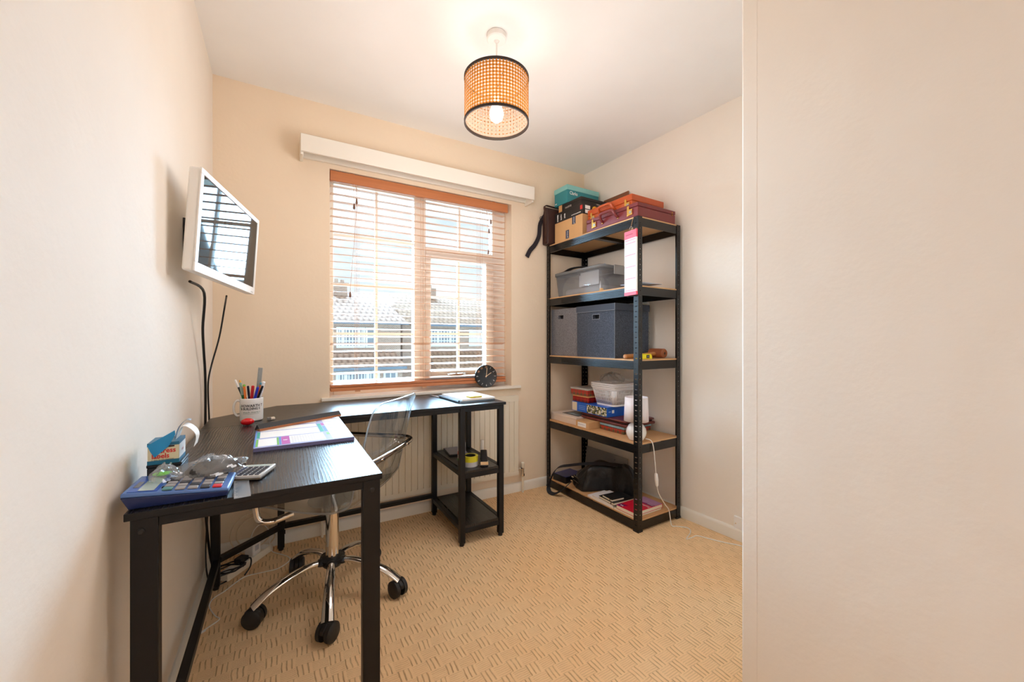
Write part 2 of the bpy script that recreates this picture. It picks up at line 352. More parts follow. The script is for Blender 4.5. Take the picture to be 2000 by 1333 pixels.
# two houses across the road
hA = thing('house', 'brick house with grey hipped roof and chimney seen through left half of window', 'house', (2.5, 20, gz))
MB().box(-3.0, 5.2, 20, 26, gz, 1.95).build('brick_wall', BRICK, hA)
b = MB(); b.hexa([(-3.5, 19.6, 1.98), (5.5, 19.6, 1.98), (-3.5, 26.4, 1.98), (5.5, 26.4, 1.98), (-1.0, 22.9, 3.68), (4.7, 22.9, 3.68), (-1.0, 23.1, 3.68), (4.7, 23.1, 3.68)]); b.build('roof', TILE_L, hA)
b = MB(); b.box(-3.5, 5.5, 19.5, 19.62, 1.90, 2.02); b.build('gutter', GUT, hA)
b = MB(); b.box(2.35, 3.05, 22.5, 23.3, 3.2, 4.05); b.box(2.28, 3.12, 22.43, 23.37, 4.05, 4.15); b.lathe([(0.12, 4.15), (0.1, 4.4)], (2.55, 22.9, 0)); b.lathe([(0.12, 4.15), (0.1, 4.35)], (2.85, 22.9, 0)); b.build('chimney', BRICK, hA)
hwin(hA, 2.24, 3.50, 0.78, 1.75, 19.98, 9, 3, (2, 7)); hwin(hA, 3.52, 3.98, 0.78, 1.75, 19.98, 1, 2)
b = MB(); b.hexa([(-2.0, 18.6, -0.10), (5.1, 18.6, -0.10), (-2.0, 20, -0.10), (5.1, 20, -0.10), (-2.0, 19.8, 0.55), (4.9, 19.8, 0.55), (-2.0, 20, 0.55), (4.9, 20, 0.55)]); b.build('porch_roof', TILE_L, hA)
b = MB(); b.box(-2.0, 5.12, 18.52, 18.62, -0.2, -0.08); b.build('porch_gutter', GUT, hA)
b = MB(); b.box(-2.0, 5.0, 18.9, 19.99, gz, -0.11); b.build('porch_wall', BRICK, hA)
hwin(hA, 2.1, 3.95, -1.45, -0.25, 18.88, 14, 3, (3, 10)); hwin(hA, 4.12, 4.75, gz, -0.3, 18.88, 2, 1)
hB = thing('house', 'brick terraced house with brown roof and white windows seen through right half of window', 'house', (10, 21, gz))
MB().box(5.56, 17, 21, 27, gz, 1.95).build('brick_wall', BRICK, hB)
b = MB(); b.hexa([(5.53, 20.6, 1.98), (17.4, 20.6, 1.98), (5.53, 27.4, 1.98), (17.4, 27.4, 1.98), (5.6, 23.9, 3.85), (17.4, 23.9, 3.85), (5.6, 24.1, 3.85), (17.4, 24.1, 3.85)]); b.build('roof', TILE_B, hB)
b = MB(); b.box(5.96, 17.4, 20.5, 20.62, 1.90, 2.02); b.build('gutter', GUT, hB)
b = MB(); b.box(7.75, 8.35, 23.7, 24.3, 3.4, 4.35); b.lathe([(0.12, 4.35), (0.1, 4.6)], (8.05, 24, 0)); b.build('chimney', BRICK, hB)
hwin(hB, 6.95, 8.75, 0.80, 1.75, 20.98, 10, 3, (3, 7)); hwin(hB, 10.15, 11.2, 0.80, 1.75, 20.98, 4, 3, (2,)); MB().box(9.35, 10.14, 20.95, 21.01, 0.80, 1.75).build('cladding_panel', HWHITE, hB)
b = MB(); b.hexa([(6.9, 19.4, -0.40), (13.0, 19.4, -0.40), (6.9, 21, -0.40), (13.0, 21, -0.40), (6.9, 20.8, 0.50), (13.0, 20.8, 0.50), (6.9, 21, 0.50), (13.0, 21, 0.50)]); b.build('porch_roof', TILE_B, hB)
b = MB(); b.box(6.9, 13.0, 19.7, 20.99, gz, -0.41); b.build('porch_wall', HWHITE, hB)
hwin(hB, 7.2, 8.8, -1.5, -0.6, 19.68, 8, 2, (4,)); hwin(hB, 9.3, 10.6, -1.3, -0.55, 19.68, 4, 2)
struct(MB().box(-1.5, 4.0, 2.79, 3.24, 2.16, 2.19).build('trim_2', mat('soffit_paint', (238, 240, 240), 0.5))); bpy.data.objects['trim_2']['label'] = 'white eaves soffit above the outside of the window'
# ------------------------------------------------------------------ pelmet, blind, radiator, socket
b = MB(); b.box(0.093, 1.574, 2.38, 2.394, 2.108, 2.203); b.box(0.093, 0.108, 2.394, 2.4995, 2.095, 2.203); b.box(1.56, 1.574, 2.394, 2.4995, 2.095, 2.203); b.box(0.108, 1.56, 2.394, 2.4995, 2.19, 2.203); b.box(0.108, 1.56, 2.478, 2.4995, 2.115, 2.19)
tag(b.build('pelmet', TRIM, bevel=0.003), 'long white painted pelmet box fixed on the wall over the window', 'pelmet')
def wood_mat(name, a, c, scale=(40, 3, 40), rough=0.4, dist=3.0):
    m = bpy.data.materials.new(name); t, p = nodes(m); v, x, y, z = xyz(t)
    n = tex(t, 'ShaderNodeTexNoise', mapping(t, v, scale), Scale=1.0, Detail=5.0, Distortion=dist * 0.3)
    t.links.new(mixc(t, n.outputs[0], rgb(*a), rgb(*c)), p.inputs['Base Color']); p.inputs['Roughness'].default_value = rough; return m
BLINDW = wood_mat('honey_wood', (176, 104, 62), (204, 132, 84), (3, 60, 60), 0.35)
SLATW = wood_mat('slat_wood', (206, 158, 122), (224, 180, 146), (3, 60, 60), 0.3)
CORDM = mat('blind_cord', (196, 150, 116), 0.8); TASS = mat('tassel_wood', (120, 84, 62), 0.4)
bl = thing('venetian_blind', 'honey wood venetian blind with open slats hung in the window recess', 'blind', (0.845, 2.54, 0.80))
b = MB(); b.box(0.249, 1.425, 2.508, 2.516, 2.028, 2.086); b.box(0.249, 1.425, 2.516, 2.566, 2.04, 2.082)
for x in (0.36, 0.80, 1.30): b.box(x, x + 0.02, 2.5065, 2.509, 2.083, 2.0885)
hr = b.build('valance', BLINDW, bl, bevel=0.002)
b = MB(); n = 27
for i in range(n):
    z = 2.005 - i * (2.005 - 0.862) / (n - 1); tl = R(7) if i != 21 else R(-14)
    T = frame((0, 2.54, z), 0, math.degrees(tl))
    b.box(0.252, 1.408, -0.025, 0.025, -0.0014, 0.0014, T=T)
b.build('slats', SLATW, bl)
b = MB(); b.box(0.252, 1.412, 2.514, 2.566, 0.806, 0.826); b.box(0.252, 1.412, 2.516, 2.564, 0.8275, 0.844); b.build('bottom_rail', BLINDW, bl, bevel=0.003)
b = MB()
for x in (0.392, 0.80, 1.208):
    for y in (2.513, 2.567): b.tube([(x, y, 0.845), (x, y, 2.04)], 0.0009, 5); b.tube([(x + 0.014, y, 0.845), (x + 0.014, y, 2.04)], 0.0007, 5)
    b.box(x - 0.008, x + 0.022, 2.512, 2.5145, 0.798, 0.806)
b.build('ladder_cords', CORDM, bl)
def pull(x, pts, zt):
    c = MB(); c.tube(catmull(pts, 5), 0.0011, 6); c = c.build('pull_cord', CORDM, bl)
    k = MB(); k.lathe([(0.002, zt), (0.004, zt - 0.002), (0.006, zt - 0.014), (0.0075, zt - 0.026), (0.006, zt - 0.032), (0.001, zt - 0.034)], (x, 2.504, 0), 12); k.build('tassel', TASS, c)
pull(0.378, [(0.372, 2.509, 2.03), (0.376, 2.504, 1.97), (0.378, 2.504, 1.91)], 1.912)
pull(0.392, [(0.384, 2.509, 2.03), (0.393, 2.504, 1.98), (0.386, 2.504, 1.95), (0.392, 2.504, 1.93)], 1.945)
pull(0.356, [(0.39, 2.509, 2.03), (0.392, 2.504, 1.9), (0.36, 2.504, 1.45), (0.356, 2.504, 1.39)], 1.39)
pull(1.284, [(1.262, 2.509, 2.03), (1.275, 2.503, 1.99), (1.282, 2.503, 1.955)], 1.958)
pull(1.27, [(1.25, 2.509, 2.03), (1.262, 2.503, 1.95), (1.268, 2.503, 1.89)], 1.892)
pull(1.264, [(1.255, 2.509, 2.03), (1.26, 2.503, 1.9), (1.264, 2.503, 1.74)], 1.744)
RADM = mat('radiator_enamel', (226, 216, 196), 0.35)
rd = thing('radiator', 'cream panel radiator with vertical grooves below the window behind the desk', 'radiator', (0.85, 2.46, 0.14))
x0, x1, z0, z1 = 0.235, 1.48, 0.14, 0.708
prof = [(x0, 2.482), (x0, 2.452)]; k = 32; st = (x1 - x0) / k
for i in range(k):
    xa = x0 + i * st; prof += [(xa + 0.0035, 2.4465), (xa + st - 0.0035, 2.4465), (xa + st - 0.001, 2.4525)]
    if i < k - 1: prof.append((xa + st + 0.001, 2.4525))
prof += [(x1, 2.482)]
b = MB(); b.prism(prof[::-1], z0 + 0.03, z1 - 0.04); b.box(x0, x1, 2.447, 2.482, z1 - 0.0395, z1); b.box(x0, x1, 2.447, 2.482, z0, z0 + 0.0295)
b.build('panel', RADM, rd, angle=25)
for xx in (0.45, 1.3):
    b = MB(); b.box(xx, xx + 0.03, 2.482, 2.4995, 0.2, 0.62); b.build('wall_bracket', RADM, rd)
b = MB(); b.cyl((1.481, 2.462, 0.175), (1.51, 2.462, 0.175), 0.008, n=12); b.cyl((1.523, 2.462, 0.135), (1.523, 2.462, 0.178), 0.0105, n=14); b.cyl((1.523, 2.462, 0.12), (1.523, 2.462, 0.137), 0.013, n=6); b.cyl((1.502, 2.462, 0.175), (1.516, 2.462, 0.175), 0.012, n=6)
b.build('valve', CHROME, rd)
b = MB(); b.lathe([(0.011, 0.178), (0.014, 0.184), (0.014, 0.214), (0.010, 0.218)], (1.523, 2.462, 0), 16); b.build('valve_cap', RADM, rd)
b = MB(); b.cyl((1.523, 2.462, 0.001), (1.523, 2.462, 0.121), 0.0075, n=12); b.build('pipe', RADM, rd)
b = MB(); b.cyl((0.203, 2.462, 0.001), (0.203, 2.462, 0.15), 0.0075, n=12); b.tube(catmull([(0.203, 2.462, 0.15), (0.204, 2.462, 0.165), (0.236, 2.462, 0.166)], 4), 0.0075, 12); b.build('pipe', RADM, rd)
PLASW = mat('white_plastic', (238, 236, 232), 0.35)
sk = thing('wall_socket', 'white wall socket above the skirting beside the partition edge', 'socket', axes((XR(1.25), 1.25, 0.087), (0, -1, 0), (0, 0, 1)))
T = WM[sk.name]; b = MB(T); b.box(-0.045, 0.101, -0.037, 0.043, 0.0005, 0.011); b.build('faceplate', PLASW, sk, bevel=0.003)
for xx in (-0.033, 0.089):
    b = MB(T); b.cyl((xx, 0.003, 0.0112), (xx, 0.003, 0.0118), 0.0035, n=10); b.build('screw', CHROME, sk)
for cx in (-0.008, 0.064):
    b = MB(T); b.box(cx - 0.004, cx + 0.004, 0.024, 0.038, 0.0112, 0.015); b.build('switch', PLASW, sk)
# ------------------------------------------------------------------ pendant lamp
px, py = 0.824, 1.551
pl = thing('pendant_lamp', 'lit pendant lamp with woven cane drum shade and black rims hanging from ceiling', 'lamp', (px, py, 2.056))
b = MB(); b.lathe([(0.036, HC - 0.0005), (0.043, HC - 0.002), (0.043, HC - 0.022), (0.039, HC - 0.026), (0.012, HC - 0.028), (0.006, HC - 0.036), (0.004, HC - 0.038)], (px, py, 0), 32); b.build('ceiling_rose', PLASW, pl)
b = MB(); b.cyl((px, py, 2.225), (px, py, HC - 0.037), 0.0032, n=8); b.build('cord', PLASW, pl)
b = MB(); b.lathe([(0.012, 2.232), (0.02, 2.222), (0.02, 2.172), (0.016, 2.168)], (px, py, 0), 20); b.build('lamp_holder', PLASW, pl)
SPOKE = mat('black_wire', (20, 18, 17), 0.4)
b = MB()
for k in range(3):
    a = R(20 + 120 * k); b.tube([(px + 0.018 * math.cos(a), py + 0.018 * math.sin(a), 2.21), (px + 0.137 * math.cos(a), py + 0.137 * math.sin(a), 2.247)], 0.0018, 6)
b.build('shade_spokes', SPOKE, pl)
def bulb_mat():
    m = bpy.data.materials.new('lit_bulb'); m.use_nodes = True; t = m.node_tree
    for n_ in list(t.nodes): t.nodes.remove(n_)
    o = t.nodes.new('ShaderNodeOutputMaterial'); em = t.nodes.new('ShaderNodeEmission'); em.inputs[0].default_value = (1, 0.84, 0.62, 1); em.inputs[1].default_value = 5.5; tr = t.nodes.new('ShaderNodeBsdfTransparent'); ad = t.nodes.new('ShaderNodeAddShader')
    t.links.new(em.outputs[0], ad.inputs[0]); t.links.new(tr.outputs[0], ad.inputs[1]); t.links.new(ad.outputs[0], o.inputs[0]); return m
b = MB(); b.lathe([(0.014, 2.17), (0.016, 2.155), (0.022, 2.135), (0.0295, 2.11), (0.030, 2.095), (0.026, 2.078), (0.015, 2.068), (0.002, 2.065)], (px, py, 0), 24); bulb = b.build('bulb', bulb_mat(), pl)
def cane_mat():
    m = bpy.data.materials.new('woven_cane'); m.use_nodes = True; t = m.node_tree
    for n_ in list(t.nodes): t.nodes.remove(n_)
    c, x, y, z = xyz(t)
    u = M_(t, 'MULTIPLY', M_(t, 'ARCTAN2', y, x), 64 / (2 * math.pi)); v = M_(t, 'MULTIPLY', z, 64 / (2 * math.pi * 0.141))
    def dist(a, q): return M_(t, 'ABSOLUTE', M_(t, 'SUBTRACT', M_(t, 'FRACT', M_(t, 'ADD', a, q)), 0.5))
    du, dv = dist(u, 0.0), dist(v, 0.0)
    rr = M_(t, 'SQRT', M_(t, 'ADD', M_(t, 'MULTIPLY', du, du), M_(t, 'MULTIPLY', dv, dv)))
    hole = M_(t, 'LESS_THAN', rr, 0.30)
    dg = M_(t, 'FRACT', M_(t, 'ADD', u, v)); dg2 = M_(t, 'FRACT', M_(t, 'SUBTRACT', u, v))
    ln = M_(t, 'MAXIMUM', M_(t, 'LESS_THAN', dg, 0.13), M_(t, 'LESS_THAN', dg2, 0.13))
    colr = mixc(t, ln, rgb(208, 140, 66), rgb(92, 46, 18))
    o = t.nodes.new('ShaderNodeOutputMaterial'); d = t.nodes.new('ShaderNodeBsdfDiffuse'); tl = t.nodes.new('ShaderNodeBsdfTranslucent'); tr = t.nodes.new('ShaderNodeBsdfTransparent')
    t.links.new(colr, d.inputs[0]); t.links.new(colr, tl.inputs[0]); m1 = t.nodes.new('ShaderNodeMixShader'); m1.inputs[0].default_value = 0.65
    t.links.new(d.outputs[0], m1.inputs[1]); t.links.new(tl.outputs[0], m1.inputs[2]); m2 = t.nodes.new('ShaderNodeMixShader')
    t.links.new(hole, m2.inputs[0]); t.links.new(m1.outputs[0], m2.inputs[1]); t.links.new(tr.outputs[0], m2.inputs[2]); t.links.new(m2.outputs[0], o.inputs[0]); return m
def lining_mat():
    m = bpy.data.materials.new('perforated_lining'); m.use_nodes = True; t = m.node_tree
    for n_ in list(t.nodes): t.nodes.remove(n_)
    o = t.nodes.new('ShaderNodeOutputMaterial'); d = t.nodes.new('ShaderNodeBsdfDiffuse'); tl = t.nodes.new('ShaderNodeBsdfTranslucent'); tr = t.nodes.new('ShaderNodeBsdfTransparent')
    c, x, y, z = xyz(t)
    u = M_(t, 'MULTIPLY', M_(t, 'ARCTAN2', y, x), 48 / (2 * math.pi)); v = M_(t, 'MULTIPLY', z, 48 / (2 * math.pi * 0.137))
    du = M_(t, 'SUBTRACT', M_(t, 'FRACT', u), 0.5); dv = M_(t, 'SUBTRACT', M_(t, 'FRACT', v), 0.5)
    hole = M_(t, 'LESS_THAN', M_(t, 'ADD', M_(t, 'MULTIPLY', du, du), M_(t, 'MULTIPLY', dv, dv)), 0.03)
    f = M_(t, 'MAXIMUM', 0.55, hole)
    d.inputs[0].default_value = (0.93, 0.88, 0.8, 1); tl.inputs[0].default_value = (0.93, 0.86, 0.75, 1)
    m1 = t.nodes.new('ShaderNodeMixShader'); m1.inputs[0].default_value = 0.5; t.links.new(d.outputs[0], m1.inputs[1]); t.links.new(tl.outputs[0], m1.inputs[2])
    m2 = t.nodes.new('ShaderNodeMixShader'); t.links.new(f, m2.inputs[0]); t.links.new(m1.outputs[0], m2.inputs[1]); t.links.new(tr.outputs[0], m2.inputs[2]); t.links.new(m2.outputs[0], o.inputs[0]); return m
b = MB(); b.lathe([(0.141, 2.058), (0.141, 2.254)], (px, py, 0), 72, caps=False); b.build('cane_shade', cane_mat(), pl)
b = MB(); b.lathe([(0.1375, 2.059), (0.1375, 2.253)], (px, py, 0), 72, caps=False); b.build('shade_lining', lining_mat(), pl)
RIM = mat('black_rim_tape', (38, 24, 16), 0.6)
for nm, za, zb in (('top_rim', 2.246, 2.257), ('bottom_rim', 2.056, 2.067)):
    b = MB(); b.lathe([(0.1366, za), (0.1426, za), (0.1426, zb), (0.1366, zb), (0.1366, za)], (px, py, 0), 72, caps=False); b.build(nm, RIM, pl)
lamp('pendant_bulb_light', 'POINT', (px, py, 2.115), LAMP, (1.0, 0.86, 0.68), shadow_soft_size=0.03)
lamp('room_fill', 'POINT', (px, py, 1.74), FILL, (0.99, 0.95, 0.95), shadow_soft_size=0.30)     # added unseen fill light hanging in mid-air under the pendant
# added fill light behind the camera, with an invented ceiling fitting
hl = thing('rear_fill_lamp', 'round opal fill light added on the ceiling behind the camera', 'lamp', (0.45, -2.3, HC - 0.09))
b = MB(); b.lathe([(0.13, HC - 0.001), (0.135, HC - 0.02), (0.12, HC - 0.022)], (0.45, -2.3, 0), 32); b.build('lamp_base', PLASW, hl)
b = MB(); b.lathe([(0.12, HC - 0.021), (0.128, HC - 0.04), (0.1, HC - 0.07), (0.05, HC - 0.086), (0.001, HC - 0.09)], (0.45, -2.3, 0), 32); b.build('opal_diffuser', mat('opal_glass_lit', (255, 244, 224), 0.4, emit=((255, 236, 205), 3.0)), hl)
lamp('rear_fill_light', 'POINT', (0.45, -2.3, HC - 0.22), REAR_FILL, (0.94, 0.96, 1.08), shadow_soft_size=0.12)
# ------------------------------------------------------------------ wall monitor
xd = Vector((math.sin(R(14.5)), math.cos(R(14.5)), -0.031)); nd = Vector((math.cos(R(14.5)), -math.sin(R(14.5)), -0.05)).normalized()
T = axes((-0.157, 1.805, 1.471), xd, nd.cross(xd))
mo = thing('monitor', 'white framed flat monitor tilted on a bracket high on the left wall', 'monitor', T)
MONW = mat('monitor_white', (236, 234, 230), 0.3)
hw, hh = 0.262, 0.163
b = MB(T); b.box(-hw, hw, -hh, hh, -0.032, -0.001); b.build('casing', MONW, mo, bevel=0.008, seg=3)
b = MB(T); i0, i1, j0, j1 = -hw + 0.02, hw - 0.016, -hh + 0.03, hh - 0.018
b.box(-hw, hw, j1, hh, -0.001, 0.004); b.box(-hw, hw, -hh, j0, -0.001, 0.004); b.box(-hw, i0, j0, j1, -0.001, 0.004); b.box(i1, hw, j0, j1, -0.001, 0.004); b.build('bezel', MONW, mo, bevel=0.0015)
b = MB(T); b.box(i0, i1, j0, j1, -0.0009, 0.0012); b.build('screen', mat('screen_glass', (8, 9, 12), 0.03, spec=0.3), mo)
b = MB(T); b.box(hw - 0.045, hw - 0.02, -hh + 0.006, -hh + 0.010, 0.004, 0.0045); b.build('button_strip', mat('pale_grey_plastic', (190, 188, 184), 0.4), mo)
b = MB(T); b.box(-0.05, 0.05, -0.05, 0.05, -0.044, -0.032); b.build('mount_plate', DARK, mo)
b = MB(); p0 = T @ Vector((0, 0, -0.044)); b.tube([p0, (XL + 0.012, p0.y + 0.03, p0.z)], 0.018, 12); b.box(XL + 0.0005, XL + 0.012, p0.y - 0.03, p0.y + 0.09, p0.z - 0.06, p0.z + 0.06); b.build('wall_bracket', DARK, mo)
CABB = mat('black_cable', (14, 14, 15), 0.5); CABW = mat('white_cable', (232, 226, 216), 0.5)
b = MB(); b.tube(catmull([(-0.262, 1.70, 1.30), (-0.245, 1.86, 1.28), (-0.265, 1.98, 1.15), (-0.272, 2.06, 1.05), (-0.276, 2.12, 0.97), (-0.279, 2.155, 0.86), (-0.281, 2.165, 0.70), (-0.282, 2.17, 0.4), (-0.27, 2.20, 0.16), (-0.25, 2.215, 0.05)], 6), 0.0048, 8)
tag(b.build('cable', CABB), 'thick black cable from the near end of the monitor down to the desk', 'cable')
b = MB(); b.tube(catmull([(-0.19, 2.0, 1.285), (-0.21, 2.14, 1.25), (-0.235, 2.20, 1.12), (-0.262, 2.20, 1.0), (-0.273, 2.19, 0.93), (-0.28, 2.235, 0.86), (-0.284, 2.29, 0.77), (-0.285, 2.31, 0.70), (-0.28, 2.30, 0.35), (-0.27, 2.27, 0.06)], 6), 0.0034, 8)
tag(b.build('cable', CABB), 'thin black cable from the far end of the monitor crossing the other cable', 'cable')
# ------------------------------------------------------------------ desk
def ash_mat(swap=False):
    m = bpy.data.materials.new('black_ash_veneer'); t, p = nodes(m); v, x, y, z = xyz(t)
    if swap: x, y = y, x
    q = mapping(t, v, (1.6, 8, 1) if swap else (8, 1.6, 1)); dn = tex(t, 'ShaderNodeTexNoise', q, Scale=0.8, Detail=2.5)
    ph = M_(t, 'ADD', M_(t, 'MULTIPLY', x, 820.0), M_(t, 'MULTIPLY', dn.outputs[0], 78.0))
    s = M_(t, 'ADD', M_(t, 'MULTIPLY', M_(t, 'SINE', ph), 0.5), 0.5)
    fi = tex(t, 'ShaderNodeTexNoise', mapping(t, v, (40, 500, 1) if swap else (500, 40, 1)), Scale=1.0, Detail=3.0)
    g = M_(t, 'MULTIPLY', M_(t, 'POWER', s, 4.0), M_(t, 'GREATER_THAN', fi.outputs[0], 0.42))
    t.links.new(mixc(t, g, rgb(17, 15, 15), rgb(46, 42, 40)), p.inputs['Base Color'])
    t.links.new(M_(t, 'ADD', 0.34, M_(t, 'MULTIPLY', g, -0.12)), p.inputs['Roughness'])
    t.links.new(bumpn(t, g, 0.12, 0.001), p.inputs['Normal']); p.inputs['Specular IOR Level'].default_value = 0.6; return m
ASH = ash_mat(); ASHX = ash_mat(True); FRM = mat('black_powder_coat', (13, 13, 16), 0.42, bump=(400, 0.05), spec=0.35)
dk = thing('corner_desk', 'black ash L-shaped desk with open end shelves in the window corner', 'desk', (0.0, 2.2, 0))
D = 0.756
b = MB(); b.prism([(-0.268, 1.066), (0.23, 1.066), (0.23, 1.961), (-0.268, 1.961)], D - 0.015, D, m=1, mt=0); b.build('desk_top', [ASH, FRM], dk, bevel=0.0012)
b = MB(); b.prism([(-0.268, 1.9625), (1.104, 1.9625), (1.104, 2.455), (-0.015, 2.455), (-0.268, 2.20)], D - 0.015, D, m=1, mt=0); b.build('desk_top', [ASHX, FRM], dk, bevel=0.0012)
def leg(x0, x1, y0, y1, foot=True):
    b = MB(); b.box(x0, x1, y0, y1, 0.016, D - 0.0155); o = b.build('leg', FRM, dk, bevel=0.002)
    b = MB(); b.lathe([(0.011, 0.0008), (0.0125, 0.003), (0.0125, 0.013), (0.008, 0.0155)], ((x0 + x1) / 2, (y0 + y1) / 2, 0), 16); b.build('foot', DARK, o); return o
leg(-0.26, -0.216, 1.072, 1.102); leg(0.183, 0.226, 1.072, 1.102)
leg(-0.262, -0.23, 2.165, 2.197); leg(-0.012, 0.02, 2.405, 2.435)
for x0 in (0.827, 1.062):
    leg(x0, x0 + 0.03, 1.967, 1.997); leg(x0, x0 + 0.03, 2.41, 2.438)
def rail(name, p, q, w=0.025, h=0.025):
    T = axes(p, Vector(q) - Vector(p), Vector((-(q[1] - p[1]), q[0] - p[0], 0))); l = (Vector(q) - Vector(p)).length
    b = MB(T); b.box(0, l, -w / 2, w / 2, -h / 2, h / 2); return b.build(name, FRM, dk, bevel=0.0015)
rail('apron', (-0.216, 1.087, D - 0.0255), (0.183, 1.087, D - 0.0255), 0.03, 0.02)
rail('apron', (-0.243, 1.102, D - 0.0255), (-0.243, 2.165, D - 0.0255), 0.025, 0.02); rail('apron', (0.21, 1.102, D - 0.0255), (0.21, 1.975, D - 0.0255), 0.025, 0.02)
rail('apron', (0.20, 1.985, D - 0.0265), (0.827, 1.985, D - 0.0265), 0.025, 0.022); rail('apron', (0.857, 1.982, D - 0.0265), (1.062, 1.982, D - 0.0265), 0.025, 0.022)
rail('apron', (0.02, 2.42, D - 0.0265), (0.827, 2.42, D - 0.0265), 0.025, 0.022); rail('apron', (0.857, 2.425, D - 0.0265), (1.062, 2.425, D - 0.0265)); rail('apron', (-0.236, 2.192, D - 0.0265), (-0.006, 2.412, D - 0.0265))
for x in (0.842, 1.077): rail('apron', (x, 1.997, D - 0.0265), (x, 2.41, D - 0.0265))
rail('low_rail', (-0.243, 1.102, 0.125), (-0.243, 2.165, 0.125)); rail('low_rail', (-0.236, 2.192, 0.125), (-0.006, 2.41, 0.125)); rail('low_rail', (0.02, 2.422, 0.125), (0.827, 2.422, 0.125))
for zt in (0.40, 0.108):
    b = MB(); b.box(0.8585, 1.0605, 1.972, 2.436, zt - 0.015, zt); b.build('shelf', ASH, dk, bevel=0.001)
    rail('shelf_rail', (0.857, 1.982, zt - 0.028), (1.062, 1.982, zt - 0.028)); rail('shelf_rail', (0.857, 2.425, zt - 0.028), (1.062, 2.425, zt - 0.028))
    for x in (0.842, 1.077): rail('shelf_rail', (x, 1.997, zt - 0.014), (x, 2.41, zt - 0.014))
for x, z in ((-0.243, 0.727), (0.205, 0.727)):
    b = MB(); b.lathe([(0.0065, 0), (0.0065, 0.0015), (0.004, 0.0035), (0.0005, 0.0036)], (0, 0, 0), 16, T=axes((x, 1.0718, z - 0.012), (1, 0, 0), (0, 0, 1))); b.build('bolt', DARK, dk)
for zz in (0.14, 0.09):
    b = MB(); b.box(0.0, 0.024, 2.398, 2.4045, zz, zz + 0.02); b.build('bracket', FRM, dk)
# ------------------------------------------------------------------ clear office chair
def acrylic_mat(name, tint=(0.965, 0.975, 0.98, 1), haze=0.0, hc=(0.86, 0.88, 0.9, 1), refl=0.05):
    m = bpy.data.materials.new(name); m.use_nodes = True; t = m.node_tree
    for n_ in list(t.nodes): t.nodes.remove(n_)
    o = t.nodes.new('ShaderNodeOutputMaterial'); tr = t.nodes.new('ShaderNodeBsdfTransparent'); gl = t.nodes.new('ShaderNodeBsdfGlossy'); gl.inputs['Roughness'].default_value = 0.04
    lw = t.nodes.new('ShaderNodeLayerWeight'); lw.inputs[0].default_value = 0.35
    c = mixc(t, lw.outputs['Facing'], tint, (tint[0] * 0.80, tint[1] * 0.82, tint[2] * 0.82, 1)); t.links.new(c, tr.inputs[0])
    fw = t.nodes.new('ShaderNodeLayerWeight'); fw.inputs[0].default_value = 0.5; fs = M_(t, 'ADD', 0.04, M_(t, 'MULTIPLY', M_(t, 'POWER', fw.outputs['Facing'], 5.0), 0.9)); mx = t.nodes.new('ShaderNodeMixShader')
    t.links.new(fs, mx.inputs[0]); t.links.new(gl.outputs[0], mx.inputs[2]); t.links.new(mx.outputs[0], o.inputs[0])
    d = t.nodes.new('ShaderNodeBsdfDiffuse'); d.inputs[0].default_value = hc; tl = t.nodes.new('ShaderNodeBsdfTranslucent'); tl.inputs[0].default_value = hc; h1 = t.nodes.new('ShaderNodeMixShader'); h2 = t.nodes.new('ShaderNodeMixShader'); h2.inputs[0].default_value = haze
    t.links.new(d.outputs[0], h1.inputs[1]); t.links.new(tl.outputs[0], h1.inputs[2]); t.links.new(tr.outputs[0], h2.inputs[1]); t.links.new(h1.outputs[0], h2.inputs[2]); t.links.new(h2.outputs[0], mx.inputs[1]); fs.node.inputs[0].default_value = refl; return m
ACR = acrylic_mat('clear_acrylic', haze=0.035, refl=0.07); ACRE = acrylic_mat('acrylic_edge', haze=0.55, hc=(0.78, 0.82, 0.85, 1))
ccx, ccy = 0.195, 1.885
# chair frame: x = towards the back of the chair, y = to the far side, z up
T = axes((ccx, ccy, 0), (0.788, -0.616, 0), (0.616, 0.788, 0))
ch = thing('office_chair', 'clear acrylic swivel chair on chrome five-star base tucked into the corner desk', 'chair', T)
pr = catmull([(-0.222, 0, 0.418), (-0.205, 0, 0.436), (-0.15, 0, 0.442), (-0.04, 0, 0.432), (0.07, 0, 0.428), (0.15, 0, 0.437), (0.205, 0, 0.468), (0.235, 0, 0.53), (0.255, 0, 0.61), (0.275, 0, 0.70), (0.297, 0, 0.79), (0.322, 0, 0.862)], 4)
def shell(u, v):
    k = u * (len(pr) - 1); i = min(int(k), len(pr) - 2); p = pr[i].lerp(pr[i + 1], k - i); s = 2 * v - 1
    hw_ = 0.215 - 0.012 * max(0, (u - 0.4) / 0.6)
    e_ = max(0, (u - 0.9) / 0.1); hw_ *= math.sqrt(max(0.0, 1 - 0.10 * e_ ** 8)); f_ = max(0, (0.08 - u) / 0.08); hw_ *= 1 - 0.10 * f_ ** 2
    back = min(1, max(0, (u - 0.5) / 0.15)); a = abs(s)
    return (p.x - back * 0.020 * s * s, hw_ * s, p.z + (1 - back) * 0.018 * a ** 4 - e_ ** 4 * 0.022 * a ** 14)
b = MB(T); b.sheet(shell, 44, 20); ss_ = b.build('seat_shell', [ACR, ACRE], ch, solid=0.007, angle=60); ss_.modifiers['solid'].material_offset_rim = 1
half = [(-0.06, -0.17, 0.4215), (-0.10, -0.225, 0.413), (-0.135, -0.25, 0.424), (-0.148, -0.256, 0.47), (-0.148, -0.258, 0.57), (-0.135, -0.258, 0.615), (-0.09, -0.257, 0.634), (0.10, -0.254, 0.634), (0.215, -0.248, 0.634), (0.262, -0.222, 0.634), (0.278, -0.17, 0.634), (0.283, 0, 0.634)]
